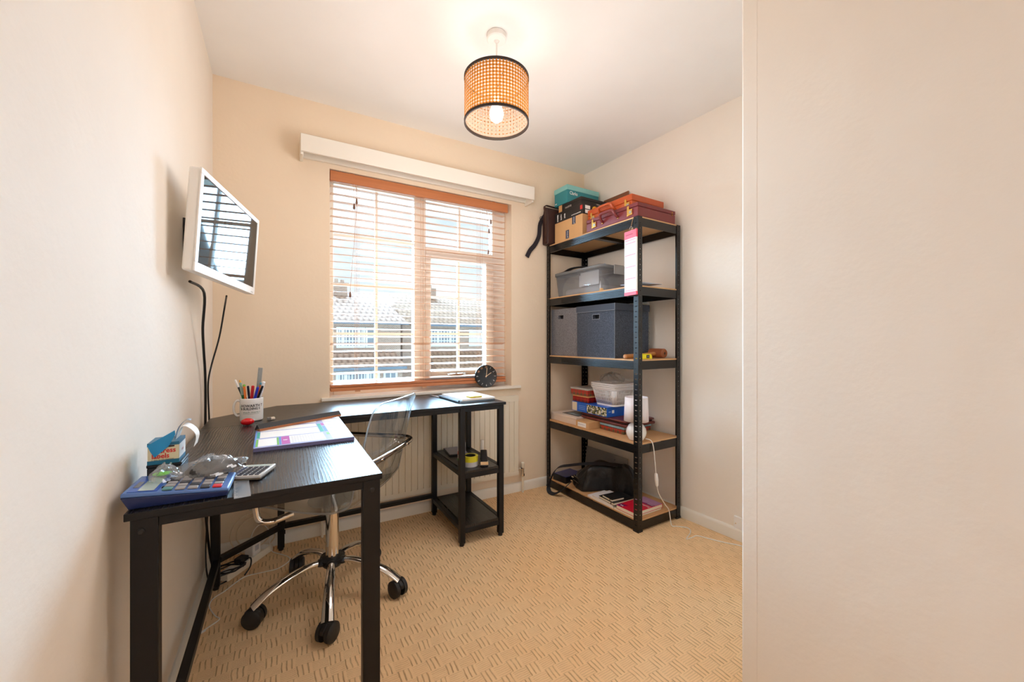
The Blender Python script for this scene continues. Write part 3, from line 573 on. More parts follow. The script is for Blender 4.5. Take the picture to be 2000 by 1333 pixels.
full = half + [(x, -y, z) for x, y, z in half[-2::-1]]
b = MB(T); b.tube(catmull(full, 5), 0.0115, 12); b.build('arm_rail', CHROME, ch)
for s in (-1, 1):
    b = MB(T); b.cyl((0.20, s * 0.236, 0.634), (0.20, s * 0.262, 0.634), 0.007, n=10); b.build('arm_bolt', CHROME, ch)
    b = MB(T); b.cyl((0.262, s * 0.12, 0.634), (0.297, s * 0.12, 0.634), 0.006, n=10); b.build('arm_bolt', CHROME, ch)
b = MB(T); b.lathe([(0.095, 0.4195), (0.097, 0.414), (0.06, 0.405), (0.034, 0.395), (0.034, 0.375)], (0, 0, 0), 32); b.build('seat_plate', acrylic_mat('clear_plate', haze=0.25, hc=(0.5, 0.48, 0.45, 1), refl=0.2), ch)
b = MB(T); b.lathe([(0.0265, 0.376), (0.0265, 0.158)], (0, 0, 0), 28); b.build('gas_column', CHROME, ch)
b = MB(T)
hub = [(0.03, 0.172), (0.05, 0.164), (0.05, 0.148), (0.036, 0.130), (0.02, 0.126)]; b.lathe(hub, (0, 0, 0), 30)
angs = [R(a + 38) for a in (-99, -169, 116, 44, -32)]
for a in angs: b.sphere((0.045 * math.cos(a), 0.045 * math.sin(a), 0.154), 0.024, 12, sc=(1, 1, 0.62))
b.build('hub', DARK, ch)
for a in angs:
    c_, s_ = math.cos(a), math.sin(a); rp = catmull([(0.03, 0, 0.152), (0.09, 0, 0.156), (0.17, 0, 0.138), (0.24, 0, 0.108), (0.292, 0, 0.070)], 5)
    b = MB(T); b.tube([(q.x * c_, q.x * s_, q.z) for q in rp], [0.015 + 0.008 * i / (len(rp) - 1) for i in range(len(rp))], 16, ry=[0.0115] * len(rp), up=(0, 0, 1)); b.build('base_leg', CHROME, ch)
    Q = T @ Matrix.Translation((0.287 * c_, 0.287 * s_, 0)) @ Matrix.Rotation(a + R(-35), 4, 'Z') @ Matrix.Scale(1.22, 4)
    b = MB(Q)
    pts = [(-0.026, 0.014), (-0.028, 0.03), (-0.022, 0.047), (-0.006, 0.058), (0.012, 0.058), (0.026, 0.046), (0.028, 0.034), (0.012, 0.030)]
    b.prism([(p_[0], p_[1]) for p_ in pts], -0.007, 0.007, T=Matrix.Rotation(R(90), 4, 'X')); b.cyl((0, 0, 0.045), (0, 0, 0.060), 0.011, n=14)
    for sy in (-1, 1):
        b.tube([(0, sy * 0.011, 0.028), (0.0, sy * 0.024, 0.028)], [0.0283, 0.0265], 22)
    cs = b.build('caster', mat('caster_hood', (16, 16, 17), 0.4), ch, bevel=0.002)
    for sy in (-1, 1):
        b = MB(Q); b.lathe([(0.018, 0), (0.0292, 0.001), (0.0292, 0.013), (0.024, 0.0165), (0.006, 0.018)], (0, 0, 0), 26, T=axes((0, sy * 0.008, 0.0295), (1, 0, 0), (0, 0, -sy))); b.build('wheel', mat('caster_wheel', (24, 24, 25), 0.5), cs)
# ------------------------------------------------------------------ shelf unit
SH = frame((1.768, 1.604, 0), 1.5)
su = thing('shelving_unit', 'tall black boltless metal shelving unit with five MDF shelves against right wall', 'shelving', SH)
BLK = mat('black_shelf_steel', (11, 11, 13), 0.27, spec=0.5); MDF = mat('mdf_board', (206, 160, 112), 0.7, noise=(40, 0.08))
DX, DY, HS = 0.382, 0.872, 1.818
def post(cx, cy, sx, sy):
    b = MB(SH); W_ = 0.034; tk = 0.002
    def flange(along_x):
        def bx(a0, a1, z0, z1):
            a0, a1 = sorted((a0, a1))
            if along_x: xs = sorted((cx + sx * a0, cx + sx * a1)); b.box(xs[0], xs[1], *sorted((cy, cy + sy * tk)), z0, z1)
            else: ys = sorted((cy + sy * a0, cy + sy * a1)); b.box(*sorted((cx, cx + sx * tk)), ys[0], ys[1], z0, z1)
        s0, s1 = (0.014, 0.020) if along_x else (0.009, 0.025)
        bx(0 if along_x else tk, s0, 0.012, HS); bx(s1, W_, 0.012, HS); z = 0.012
        while z < HS:
            bx(s0, s1, z, min(z + 0.025, HS)); z += 0.030
    flange(True); flange(False)
    o = b.build('post', BLK, su)
    b = MB(SH); xs = sorted((cx - sx * 0.002, cx + sx * 0.036)); ys = sorted((cy - sy * 0.002, cy + sy * 0.036)); b.box(xs[0], xs[1], ys[0], ys[1], 0.0008, 0.0118); b.build('foot', DARK, o)
for cx, sx in ((0, 1), (DX, -1)):
    for cy, sy in ((0, 1), (DY, -1)): post(cx, cy, sx, sy)
LV = (0.068, 0.508, 0.992, 1.422, 1.820)
for li, z in enumerate(LV):
    b = MB(SH); b.box(0.006, DX - 0.006, 0.006, DY - 0.006, z - 0.008, z); b.build('shelf_board', MDF, su)
    for cx, sx in ((0.0025, 1), (DX - 0.0025, -1)):
        zt, zb_ = z - 0.009, z - 0.058; pts = [(0.0, zt)]
        if li >= 2:
            for k in range(5): zz = zt - 0.006 - k * 0.0085; pts += [(0.0, zz), (-0.0022, zz - 0.002), (-0.0022, zz - 0.0055), (0.0, zz - 0.0075)]
        pts += [(0.0, zb_), (0.012, zb_), (0.012, zb_ + 0.002), (0.0022, zb_ + 0.002), (0.0022, zt)]
        b = MB(SH); ys0 = 0.003
        if li >= 2:
            pl_ = [(0.0, zt), (0.0, zb_), (0.012, zb_), (0.012, zb_ + 0.002), (0.0022, zb_ + 0.002), (0.0022, zt)]
            def ext(pp, ya, yb):
                a_ = b.vs([(cx + sx * p_[0], ya, p_[1]) for p_ in pp]); c_ = b.vs([(cx + sx * p_[0], yb, p_[1]) for p_ in pp]); b.ring([a_, c_])
            ext(pl_, 0.003, 0.036); ext(pts, 0.036, 0.70); ext(pl_, 0.70, DY - 0.003)
        else:
            a_ = b.vs([(cx + sx * p_[0], 0.003, p_[1]) for p_ in pts]); c_ = b.vs([(cx + sx * p_[0], DY - 0.003, p_[1]) for p_ in pts]); b.ring([a_, c_])
        b.build('beam', BLK, su)
    for cy, sy in ((0.0025, 1), (DY - 0.0025, -1)):
        b = MB(SH); ys = sorted((cy, cy + sy * 0.002)); b.box(0.003, DX - 0.003, ys[0], ys[1], z - 0.058, z - 0.009); b.build('beam', BLK, su)
    b = MB(SH); b.box(0.016, DX - 0.016, DY / 2 - 0.02, DY / 2 + 0.02, z - 0.03, z - 0.0085); b.build('brace', BLK, su)
# ------------------------------------------------------------------ things on the shelving unit (frame SH: x = depth, y = along the shelf)
INKW = mat('white_ink', (240, 240, 238), 0.5); INKK = mat('black_ink', (24, 24, 26), 0.5); INKR = mat('red_ink', (206, 44, 38), 0.5); PAPER = mat('paper', (240, 238, 234), 0.7); GOLD = mat('brass', (224, 178, 96), 0.25, 1.0)
E_ = 0.0006
def SF(x, y, z, rz=0): return SH @ frame((x, y, z), rz)
FRONT = lambda y, z, x=-0.0003: axes((x, y, z), (0, -1, 0), (0, 0, 1))       # lettering plane on a face towards the room (in SH)
SIDE = lambda x, z, y=-0.0003: axes((x, y, z), (1, 0, 0), (0, 0, 1))         # lettering plane on a face towards the partition
z5 = LV[4] + E_
# brown shoulder bag standing at the window end
BAGB = mat('brown_leather', (62, 38, 34), 0.5, noise=(30, 0.25), bump=(90, 0.15)); BAGS = mat('dark_webbing', (40, 34, 40), 0.8)
t_ = thing('shoulder_bag', 'dark brown shoulder bag standing at the window end of the top shelf', 'bag', SF(0.1, 0.85, z5))
b = MB(SH)
def bagsec(x):
    return [(x, 0.815, z5 + 0.002), (x, 0.884, z5 + 0.002), (x, 0.882, z5 + 0.20), (x, 0.868, z5 + 0.268), (x, 0.848, z5 + 0.284), (x, 0.829, z5 + 0.268), (x, 0.817, z5 + 0.20)]
b.ring([b.vs(bagsec(-0.035)), b.vs(bagsec(0.12)), b.vs(bagsec(0.27))]); bd = b.build('body', BAGB, t_, bevel=0.01, seg=3)
b = MB(SH); b.box(-0.037, -0.033, 0.842, 0.846, z5 + 0.02, z5 + 0.25); b.build('zip', GOLD, t_)
b = MB(SH); b.ribbon(catmull([(-0.039, 0.826, z5 + 0.02), (-0.041, 0.824, z5 + 0.12), (-0.039, 0.832, z5 + 0.22), (-0.035, 0.85, z5 + 0.29), (0.03, 0.852, z5 + 0.295), (0.16, 0.85, z5 + 0.29)], 4), (0, 1, 0), 0.022, 0.003); b.build('piping_strap', BAGB, t_)
b = MB(SH); b.ribbon(catmull([(-0.02, 0.872, z5 + 0.225), (-0.055, 0.88, z5 + 0.16), (-0.065, 0.882, z5 + 0.07), (-0.10, 0.884, z5 + 0.0), (-0.145, 0.884, z5 - 0.05), (-0.172, 0.884, z5 - 0.10)], 5), (1, 0, 0.6), 0.034, 0.003); b.build('strap', BAGS, t_)
b = MB(SH); b.tube([(-0.047 + 0.014 * math.cos(k * math.pi / 6), 0.876, z5 + 0.20 + 0.016 * math.sin(k * math.pi / 6)) for k in range(12)], 0.002, 6, closed=True); b.build('strap_ring', mat('dark_steel', (70, 66, 62), 0.3, 1.0), t_)
# cartons and shoe boxes
KRAFT = mat('kraft_card', (206, 162, 112), 0.75, noise=(24, 0.06)); KRAFTD = mat('kraft_tape', (216, 184, 140), 0.5)
NAVY = mat('navy_label', (46, 58, 86), 0.5)
t_ = thing('parcel', 'tan cardboard parcel with two navy labels under the black shoe boxes', 'box', SF(0.16, 0.65, z5))
b = MB(SH); b.box(0.022, 0.30, 0.497, 0.80, z5, z5 + 0.150); b.build('carton', KRAFT, t_, bevel=0.002)
for yy, za, zb_ in ((0.585, 0.098, 0.150), (0.655, 0.012, 0.072)):
    b = MB(SH); b.box(0.0214, 0.0219, yy - 0.018, yy + 0.018, z5 + za, z5 + zb_); lb = b.build('printed_label', NAVY, t_)
    b = MB(SH); b.text('prime', 0.02, axes((0.0213, yy, z5 + (za + zb_) / 2), (0, 0, 1), (0, 1, 0))); b.build('lettering', INKW, lb)
def shoebox(label, x0, x1, y0, y1, z, h, lidh, mb, ml, inset=0.003):
    o = thing('shoe_box', label, 'box', SF((x0 + x1) / 2, (y0 + y1) / 2, z), 'shoe boxes stacked on the top shelf')
    b = MB(SH); b.box(x0 + inset, x1 - inset, y0 + inset, y1 - inset, z, z + h - 0.002); b.build('base', mb, o, bevel=0.0015)
    b = MB(SH); b.box(x0, x1, y0, y1, z + h - lidh, z + h); b.build('lid', ml, o, bevel=0.0015); return o
BKB = mat('black_box_card', (34, 30, 30), 0.5); TEAL = mat('teal_card', (48, 138, 146), 0.55); TEALL = mat('pale_teal_card', (136, 200, 196), 0.55); ORG = mat('tan_sticker', (214, 160, 104), 0.6); YEL = mat('yellow_sticker', (236, 178, 40), 0.5)
za = z5 + 0.1505
t_ = shoebox('black shoe box with white print and round yellow sticker on the tan parcel', 0.03, 0.335, 0.5, 0.812, za, 0.076, 0.073, BKB, BKB)
b = MB(SH)
for k, yy in enumerate((0.775, 0.735, 0.695)): b.marks(FRONT(yy, za + 0.036, 0.0297) @ Matrix.Rotation(R(90), 4, 'Z'), 0.05 - 0.008 * k, 0.014, 7, seed=k)
b.marks(FRONT(0.57, za + 0.018, 0.0297), 0.10, 0.006, 9, seed=8); b.build('small_print', INKW, t_)
b = MB(SH); b.box(0.0292, 0.0298, 0.505, 0.528, za + 0.034, za + 0.062); b.build('red_logo_patch', INKR, t_)
b = MB(SH)
for (xa, zz) in ((0.05, 0.05), (0.05, 0.02), (0.21, 0.05)): b.box(xa, xa + 0.045, 0.4992, 0.4998, za + zz - 0.012, za + zz + 0.012)
b.build('white_stickers', INKW, t_)
b = MB(SH); b.cyl((0.14, 0.4999, za + 0.04), (0.14, 0.4993, za + 0.04), 0.026, n=28); b.build('round_sticker', YEL, t_)
zb2 = za + 0.0765
t_ = shoebox('slim black shoe box with a tan end under the teal box', 0.06, 0.365, 0.552, 0.80, zb2, 0.064, 0.02, BKB, BKB)
b = MB(SH); b.box(0.0592, 0.0598, 0.762, 0.80, zb2 + 0.001, zb2 + 0.063); b.build('tan_end_sticker', ORG, t_)
b = MB(SH); b.marks(FRONT(0.69, zb2 + 0.03, 0.0597), 0.07, 0.016, 6, seed=3); b.build('small_print', mat('grey_ink', (160, 150, 140), 0.5), t_)
b = MB(SH); b.marks(SIDE(0.22, zb2 + 0.03, 0.5518), 0.035, 0.012, 4, seed=4); b.build('small_print', mat('grey_ink', (160, 150, 140), 0.5), t_)
zc = zb2 + 0.0645
t_ = shoebox('teal shoe box with pale lid topping the stack of boxes', 0.05, 0.362, 0.69, 0.846, zc, 0.128, 0.036, TEAL, TEALL)
b = MB(SH); b.text('Clarks', 0.034, SIDE(0.112, zc + 0.070, 0.6925), sx=0.85, bold=0.0005); b.marks(FRONT(0.825, zc + 0.018, 0.0527), 0.02, 0.008, 3, seed=5); b.build('lettering', INKW, t_)
# briefcases
def briefcase(label, x0, x1, y0, y1, z, h, split, m1, m2, handle=True):
    o = thing('briefcase', label, 'briefcase', SF((x0 + x1) / 2, (y0 + y1) / 2, z), 'briefcases on the top shelf')
    b = MB(SH); b.box(x0, x1, y0, y1, z, z + split - 0.001); b.build('case_base', m1, o, bevel=0.005, seg=3)
    b = MB(SH); b.box(x0 - 0.001, x1 + 0.001, y0 - 0.001, y1 + 0.001, z + split, z + h); b.build('case_lid', m2, o, bevel=0.005, seg=3)
    yc = (y0 + y1) / 2
    for yy in (yc - 0.15, yc + 0.15):
        b = MB(SH); b.box(x0 - 0.006, x0 - 0.0012, yy - 0.028, yy + 0.01, z + split - 0.042, z + split - 0.008); b.box(x0 - 0.005, x0 - 0.0012, yy - 0.004, yy + 0.012, z + split - 0.044, z + split + 0.014); lt = b.build('latch', GOLD, o, bevel=0.001)
        b = MB(SH); b.box(x0 - 0.0075, x0 - 0.0062, yy - 0.024, yy - 0.006, z + split - 0.034, z + split - 0.018); b.build('combination_dial', mat('steel_dial', (180, 176, 160), 0.3, 1.0), lt)
    if handle:
        b = MB(SH); b.tube(catmull([(x0 - 0.004, yc + 0.062, z + split - 0.025), (x0 - 0.022, yc + 0.06, z + split - 0.012), (x0 - 0.036, yc + 0.048, z + split + 0.012), (x0 - 0.036, yc, z + split + 0.016), (x0 - 0.036, yc - 0.048, z + split + 0.012), (x0 - 0.022, yc - 0.06, z + split - 0.012), (x0 - 0.004, yc - 0.062, z + split - 0.025)], 5), 0.0085, 10); b.build('handle', m1, o)
        for yy in (yc - 0.065, yc + 0.065):
            b = MB(SH); b.cyl((x0 - 0.0005, yy, z + split - 0.03), (x0 - 0.004, yy, z + split - 0.03), 0.007, n=12); b.build('stud', GOLD, o)
    return o
BURG = mat('burgundy_leather', (118, 40, 42), 0.35, noise=(30, 0.15), bump=(180, 0.08)); TANL = mat('orange_tan_leather', (190, 82, 34), 0.3, noise=(30, 0.15), bump=(160, 0.08))
t_ = briefcase('burgundy leather briefcase with brass locks at the front of the top shelf', 0.006, 0.345, 0.008, 0.440, z5, 0.082, 0.058, BURG, BURG)
for zz in (0.052, 0.066):
    b = MB(SH); b.cyl((0.31, 0.0075, z5 + zz), (0.31, 0.0035, z5 + zz), 0.004, n=10); b.build('hinge_stud', GOLD, t_)
briefcase('orange tan leather briefcase lying on top of the burgundy one', 0.06, 0.355, 0.10, 0.486, z5 + 0.0835, 0.085, 0.045, TANL, TANL)
b = MB(SH @ frame((0.3705, 0.53, z5), 0, 0, 1.2)); b.box(-0.004, 0.003, -0.12, 0.12, 0, 0.345)
tag(b.build('panel_board', mat('brown_hardboard', (130, 82, 54), 0.6, noise=(20, 0.08)), bevel=0.001), 'thin brown board leaning on the wall behind the briefcases', 'board')
# hanging calendar on the near corner post
CAL = SH @ frame((-0.022, 0.034, 1.735), -8)
t_ = thing('calendar', 'slim white calendar with pink lines hung on the near corner post', 'calendar', CAL)
PINK = mat('calendar_red', (226, 78, 96), 0.5); PALEP = mat('calendar_pink_line', (240, 160, 170), 0.6)
b = MB(CAL); b.box(-0.005, 0.005, -0.05, 0.05, -0.352, -0.045); b.build('pages', PAPER, t_)
b = MB(CAL); b.box(-0.0055, 0.0055, -0.0505, 0.0505, -0.0448, 0); b.build('header_card', PINK, t_)
b = MB(CAL); b.box(-0.0058, 0.0058, -0.0505, 0.0505, -0.372, -0.3522); b.build('footer_card', PINK, t_)
b = MB(CAL); b.box(-0.0061, -0.0055, -0.046, 0.046, -0.058, -0.050)
for k in range(5): b.box(-0.0057, -0.0051, -0.044, 0.044, -0.075 - 0.068 * k, -0.069 - 0.068 * k)
b.build('ruled_lines', PALEP, t_)
b = MB(CAL); b.marks(axes((-0.0056, 0.008, -0.022), (0, -1, 0), (0, 0, 1)), 0.06, 0.007, 10, seed=6); b.build('small_print', mat('dark_red_ink', (150, 30, 48), 0.5), t_)
b = MB(CAL); b.tube([(0, 0.011 * math.cos(k * math.pi / 9), 0.012 + 0.011 * math.sin(k * math.pi / 9)) for k in range(18)], 0.0016, 8, closed=True); b.build('split_ring', CHROME, t_)
b = MB(CAL); b.tube([(0, 0, 0.022), (0.008, 0.0, 0.05), (0.016, 0, 0.075)], 0.0014, 6); b.build('hook_wire', mat('brass_wire', (200, 160, 110), 0.3, 1.0), t_)
# ---- second shelf
z4 = LV[3] + E_
CLEARP = acrylic_mat('clear_plastic', (0.95, 0.96, 0.98, 1), haze=0.22, hc=(0.72, 0.76, 0.82, 1), refl=0.06); GREYP = acrylic_mat('grey_clear_plastic', (0.85, 0.86, 0.88, 1), haze=0.45, hc=(0.5, 0.52, 0.55, 1))
t_ = thing('storage_box', 'large clear plastic storage box with grey lid on the second shelf from top', 'storage box', SF(0.2, 0.59, z4))
bx0, bx1, by0, by1 = 0.055, 0.335, 0.352, 0.815; h = 0.172; fl = 0.016
b = MB(SH)
def ringz(z, e, r=0.03):
    pts = []
    for cx_, cy_, a0 in ((bx1 - r + e, by1 - r + e, 0), (bx0 + r - e, by1 - r + e, 90), (bx0 + r - e, by0 + r - e, 180), (bx1 - r + e, by0 + r - e, 270)):
        for k in range(5): a = R(a0 + 22.5 * k); pts.append((cx_ + r * math.cos(a), cy_ + r * math.sin(a), z))
    return pts
lo = [b.vs(ringz(z4 + 0.0, 0)), b.vs(ringz(z4 + h, fl))]; b.ring(lo, caps=False); b.face(lo[0][::-1]); b.build('tub', CLEARP, t_, solid=0.0022, offset=-1)
b = MB(SH); lo = [b.vs(ringz(z4 + h - 0.014, fl + 0.004)), b.vs(ringz(z4 + h + 0.006, fl + 0.004)), b.vs(ringz(z4 + h + 0.010, fl - 0.004)), b.vs(ringz(z4 + h + 0.006, fl - 0.02))]; b.ring(lo, caps=False); b.face(lo[-1]); b.build('lid', GREYP, t_, solid=0.002, offset=-1)
for yy in (by0 - fl - 0.011, by1 + fl + 0.001):
    b = MB(SH); b.box(0.15, 0.24, yy, yy + 0.009, z4 + h - 0.05, z4 + h + 0.012); b.build('clip_handle', mat('grey_plastic_clip', (150, 148, 146), 0.4), t_, bevel=0.002)
b = MB(SH); b.box(0.0505, 0.0515, 0.46, 0.73, z4 + 0.025, z4 + 0.125); 
ps = MB(SH); ps.box(0.078, 0.081, 0.40, 0.58, z4 + 0.061, z4 + 0.155); ps.box(0.084, 0.086, 0.42, 0.60, z4 + 0.061, z4 + 0.14)
b.bm.free()
tag(ps.build('paper_sheets', PAPER), 'white paper sheets standing inside the clear storage box', 'papers')
b = MB(SH); b.box(0.10, 0.30, 0.40, 0.78, z4 + 0.0028, z4 + 0.06); tag(b.build('fabric_pile', mat('grey_fabric', (190, 188, 190), 0.9, noise=(30, 0.2)), bevel=0.02, seg=3), 'pale folded fabric lying inside the clear storage box', 'fabric')
zl = z4 + h + 0.011
b = MB(SH); b.ribbon(catmull([(0.08, 0.80, zl + 0.002), (0.09, 0.76, zl + 0.008), (0.11, 0.72, zl + 0.028), (0.14, 0.66, zl + 0.034), (0.18, 0.58, zl + 0.026), (0.2, 0.52, zl + 0.006), (0.2, 0.48, zl + 0.003)], 5), (1, 0.3, 0), 0.045, 0.004)
tag(b.build('bag_strap', mat('black_strap', (30, 28, 30), 0.7)), 'black arched strap lying on the lid of the clear storage box', 'strap')
t_ = thing('packet', 'small yellow and red packet on the lid of the clear storage box', 'packet', SF(0.26, 0.56, zl))
b = MB(SH); b.box(0.245, 0.27, 0.50, 0.62, zl, zl + 0.04); b.build('pack', mat('yellow_card', (238, 170, 30), 0.5), t_, bevel=0.002)
b = MB(SH); b.box(0.2442, 0.2449, 0.555, 0.572, zl + 0.004, zl + 0.036); b.box(0.2442, 0.2449, 0.59, 0.61, zl + 0.004, zl + 0.03); b.build('red_print', INKR, t_)
b = MB(SH); b.box(0.2438, 0.2449, 0.505, 0.53, zl + 0.002, zl + 0.048); b.build('pale_flap', mat('pale_blue_card', (180, 200, 220), 0.5), t_)
CARDB = mat('pale_blue_paper', (196, 206, 222), 0.6)
def sheaf(label, x0, x1, y0, y1, z, n, m, curl=0.012, name='paper_sheets'):
    b = MB(SH)
    b.sheet(lambda u, v: (x0 + (x1 - x0) * u, y0 + (y1 - y0) * v, z + 0.0015 * n + curl * (max(0, u - 0.55) / 0.45) ** 2 * (0.4 + 0.6 * v)), 10, 6)
    o = b.build(name, m, solid=0.0022 * n, offset=0); return tag(o, label, 'papers')
sheaf('loose white papers curling up on the near end of the second shelf', 0.045, 0.20, 0.045, 0.30, z4 + 0.0003, 2, PAPER, 0.02)
sheaf('pale blue sheet on the papers at the near end of the second shelf', 0.07, 0.26, 0.04, 0.20, z4 + 0.024, 1, CARDB, 0.002)
b = MB(SH); b.lathe([(0.006, z4), (0.012, z4 + 0.002), (0.013, z4 + 0.010), (0.009, z4 + 0.016), (0.004, z4 + 0.018)], (0.024, 0.318, 0), 16)
tag(b.build('wooden_knob', mat('pale_wood', (214, 174, 120), 0.5)), 'small wooden knob at the front edge of the second shelf', 'knob')
# ---- third shelf
z3 = LV[2] + E_
def felt_mat(name, a, c):
    m = bpy.data.materials.new(name); t, p = nodes(m); v, x, y, z = xyz(t)
    n1 = tex(t, 'ShaderNodeTexNoise', v, Scale=400.0, Detail=3.0); n2 = tex(t, 'ShaderNodeTexNoise', v, Scale=1100.0, Detail=2.0)
    f = M_(t, 'ADD', M_(t, 'MULTIPLY', M_(t, 'SUBTRACT', n1.outputs[0], 0.5), 2.4), M_(t, 'ADD', 0.5, M_(t, 'SUBTRACT', n2.outputs[0], 0.5)))
    t.links.new(mixc(t, f, rgb(*a), rgb(*c)), p.inputs['Base Color']); p.inputs['Roughness'].default_value = 0.95; p.inputs['Specular IOR Level'].default_value = 0.15
    t.links.new(bumpn(t, n1.outputs[0], 0.4, 0.002), p.inputs['Normal']); return m
FELT1, FELT2 = felt_mat('grey_felt', (62, 62, 66), (150, 148, 152)), felt_mat('charcoal_felt', (30, 34, 42), (98, 104, 116))
SEAM = mat('grey_binding', (120, 122, 128), 0.9)
def feltbox(label, x0, x1, y0, y1, h, lid, m, hy, hz):
    o = thing('felt_box', label, 'storage box', SF((x0 + x1) / 2, (y0 + y1) / 2, z3), 'felt boxes on the middle shelf')
    hb = h - (0.045 if lid else 0)
    b = MB(SH); w2, h2 = 0.031, 0.014
    b.box(x0 + 0.03, x1, y0, y1, z3, z3 + hb)
    b.box(x0, x0 + 0.03, y0, hy - w2, z3, z3 + hb); b.box(x0, x0 + 0.03, hy + w2, y1, z3, z3 + hb); b.box(x0, x0 + 0.03, hy - w2, hy + w2, z3, hz - h2); b.box(x0, x0 + 0.03, hy - w2, hy + w2, hz + h2, z3 + hb)
    b.build('body', m, o)
    b = MB(SH); b.box(x0 + 0.028, x0 + 0.0298, hy - w2, hy + w2, hz - h2, hz + h2); b.build('hole_shade_plate', INKK, o)  # black plate stands in for the shade inside the hole
    b = MB(SH)
    for ya, yb, zaa, zbb in ((hy - w2 - 0.003, hy + w2 + 0.003, hz - h2 - 0.003, hz - h2), (hy - w2 - 0.003, hy + w2 + 0.003, hz + h2, hz + h2 + 0.003), (hy - w2 - 0.003, hy - w2, hz - h2, hz + h2), (hy + w2, hy + w2 + 0.003, hz - h2, hz + h2)): b.box(x0 - 0.001, x0 - 0.0001, ya, yb, zaa, zbb)
    b.build('hole_binding', SEAM, o)
    if lid:
        b = MB(SH); b.box(x0 - 0.006, x1 + 0.006, y0 - 0.006, y1 + 0.006, z3 + hb + 0.001, z3 + h); b.build('lid', m, o, bevel=0.002)
        b = MB(SH); b.box(x0 - 0.0075, x0 - 0.0061, y0 - 0.006, y1 + 0.006, z3 + hb + 0.001, z3 + hb + 0.004); b.box(x0 - 0.0075, x0 - 0.0061, y0 - 0.007, y0 - 0.004, z3 + hb + 0.001, z3 + h); b.build('lid_binding', SEAM, o)
        b = MB(SH); b.box(x0 - 0.0012, x0 - 0.0002, y0, y0 + 0.003, z3, z3 + hb); b.box(x0 - 0.0012, x0 - 0.0002, y0 + 0.003, y1, z3, z3 + 0.003); b.build('edge_binding', SEAM, o)
        for k in range(16):
            b = MB(SH); zz = z3 + 0.05 + 0.013 * k + rnd.uniform(-0.004, 0.004); b.tube(catmull([(x1 + 0.0002, y0 + 0.001, zz), (x1 + rnd.uniform(0.003, 0.008), y0 - 0.001, zz - rnd.uniform(-0.002, 0.008)), (x1 + rnd.uniform(0.004, 0.012), y0 - 0.002, zz - rnd.uniform(0.004, 0.016))], 3), 0.0005, 4)
            b.build('loose_thread', m, o)
    return o
feltbox('light grey felt box with hand hole at the window end of the middle shelf', 0.040, 0.338, 0.572, 0.868, 0.343, False, FELT1, 0.752, z3 + 0.283)
feltbox('charcoal felt box with lid and frayed edge in the middle of the middle shelf', 0.022, 0.330, 0.200, 0.548, 0.343, True, FELT2, 0.365, z3 + 0.265)
t_ = thing('tape_measure', 'yellow and black tape measure in front of the mallet behind the corner post', 'tape measure', SF(0.095, 0.03, z3))
b = MB(SH); b.prism([(0.052, z3), (0.138, z3), (0.138, z3 + 0.018), (0.128, z3 + 0.031), (0.062, z3 + 0.031), (0.052, z3 + 0.022)], -0.062, -0.014, T=Matrix.Rotation(R(90), 4, 'X')); b.build('casing', mat('tape_yellow', (240, 222, 20), 0.4), t_, bevel=0.003)
b = MB(SH); b.box(0.086, 0.112, 0.0125, 0.0135, z3 + 0.007, z3 + 0.025); b.build('black_window', INKK, t_)
b = MB(SH); b.box(0.092, 0.106, 0.0118, 0.0124, z3 + 0.011, z3 + 0.021); b.build('grey_mark', mat('grey_mark', (110, 110, 112), 0.4), t_)
t_ = thing('mallet', 'old brown wooden mallet lying on the near end of the middle shelf', 'mallet', SF(0.28, 0.1, z3))
MALW = wood_mat('mallet_wood', (120, 62, 34), (176, 104, 62), (30, 6, 30), 0.45)
b = MB(SH); b.tube([(0.300, 0.052, z3 + 0.0305), (0.300, 0.056, z3 + 0.0305), (0.300, 0.1, z3 + 0.0305), (0.300, 0.155, z3 + 0.0305), (0.300, 0.159, z3 + 0.0305)], [0.026, 0.029, 0.030, 0.029, 0.026], 22); b.build('head', MALW, t_)
b = MB(SH); b.tube([(0.278, 0.105, z3 + 0.028), (0.16, 0.105, z3 + 0.020), (0.04, 0.105, z3 + 0.015), (0.006, 0.105, z3 + 0.0145), (0.0, 0.105, z3 + 0.0142)], [0.011, 0.012, 0.0138, 0.0138, 0.009], 14); b.build('handle', mat('handle_wood', (186, 124, 70), 0.45, noise=(40, 0.15)), t_)
b = MB(SH); b.cyl((0.300, 0.0515, z3 + 0.0305), (0.300, 0.0505, z3 + 0.0305), 0.008, n=14); b.build('end_plug', mat('dark_plug', (70, 38, 22), 0.5), t_)
# ---- fourth shelf
z2 = LV[1] + E_
WBOX = mat('pale_card_box', (226, 208, 192), 0.65)
t_ = thing('flat_box', 'flat pale cardboard box at the window end of the lamp shelf', 'box', SF(0.17, 0.72, z2))
b = MB(SH); b.box(0.038, 0.31, 0.575, 0.866, z2, z2 + 0.036); b.build('base', WBOX, t_, bevel=0.001)
b = MB(SH); b.box(0.0372, 0.311, 0.5742, 0.8665, z2 + 0.0365, z2 + 0.052); b.build('lid', WBOX, t_, bevel=0.0015)
t_ = thing('small_carton', 'small brown carton with white written label on the lamp shelf', 'box', SF(0.07, 0.5, z2))
b = MB(SH); b.box(0.014, 0.15, 0.428, 0.555, z2, z2 + 0.0465); b.build('carton', KRAFT, t_, bevel=0.0012)
b = MB(SH); b.box(0.0134, 0.0139, 0.452, 0.535, z2 + 0.008, z2 + 0.038); lb = b.build('label', PAPER, t_)
b = MB(SH); P_ = [(0.0131, 0.527 - 0.0022 * k, z2 + 0.024 + 0.0042 * math.sin(1.9 * k) * (0.6 + 0.4 * math.sin(0.7 * k))) for k in range(30)]; b.tube(catmull(P_, 3), 0.00045, 4); b.build('handwriting', mat('blue_ink', (70, 80, 140), 0.5), lb)
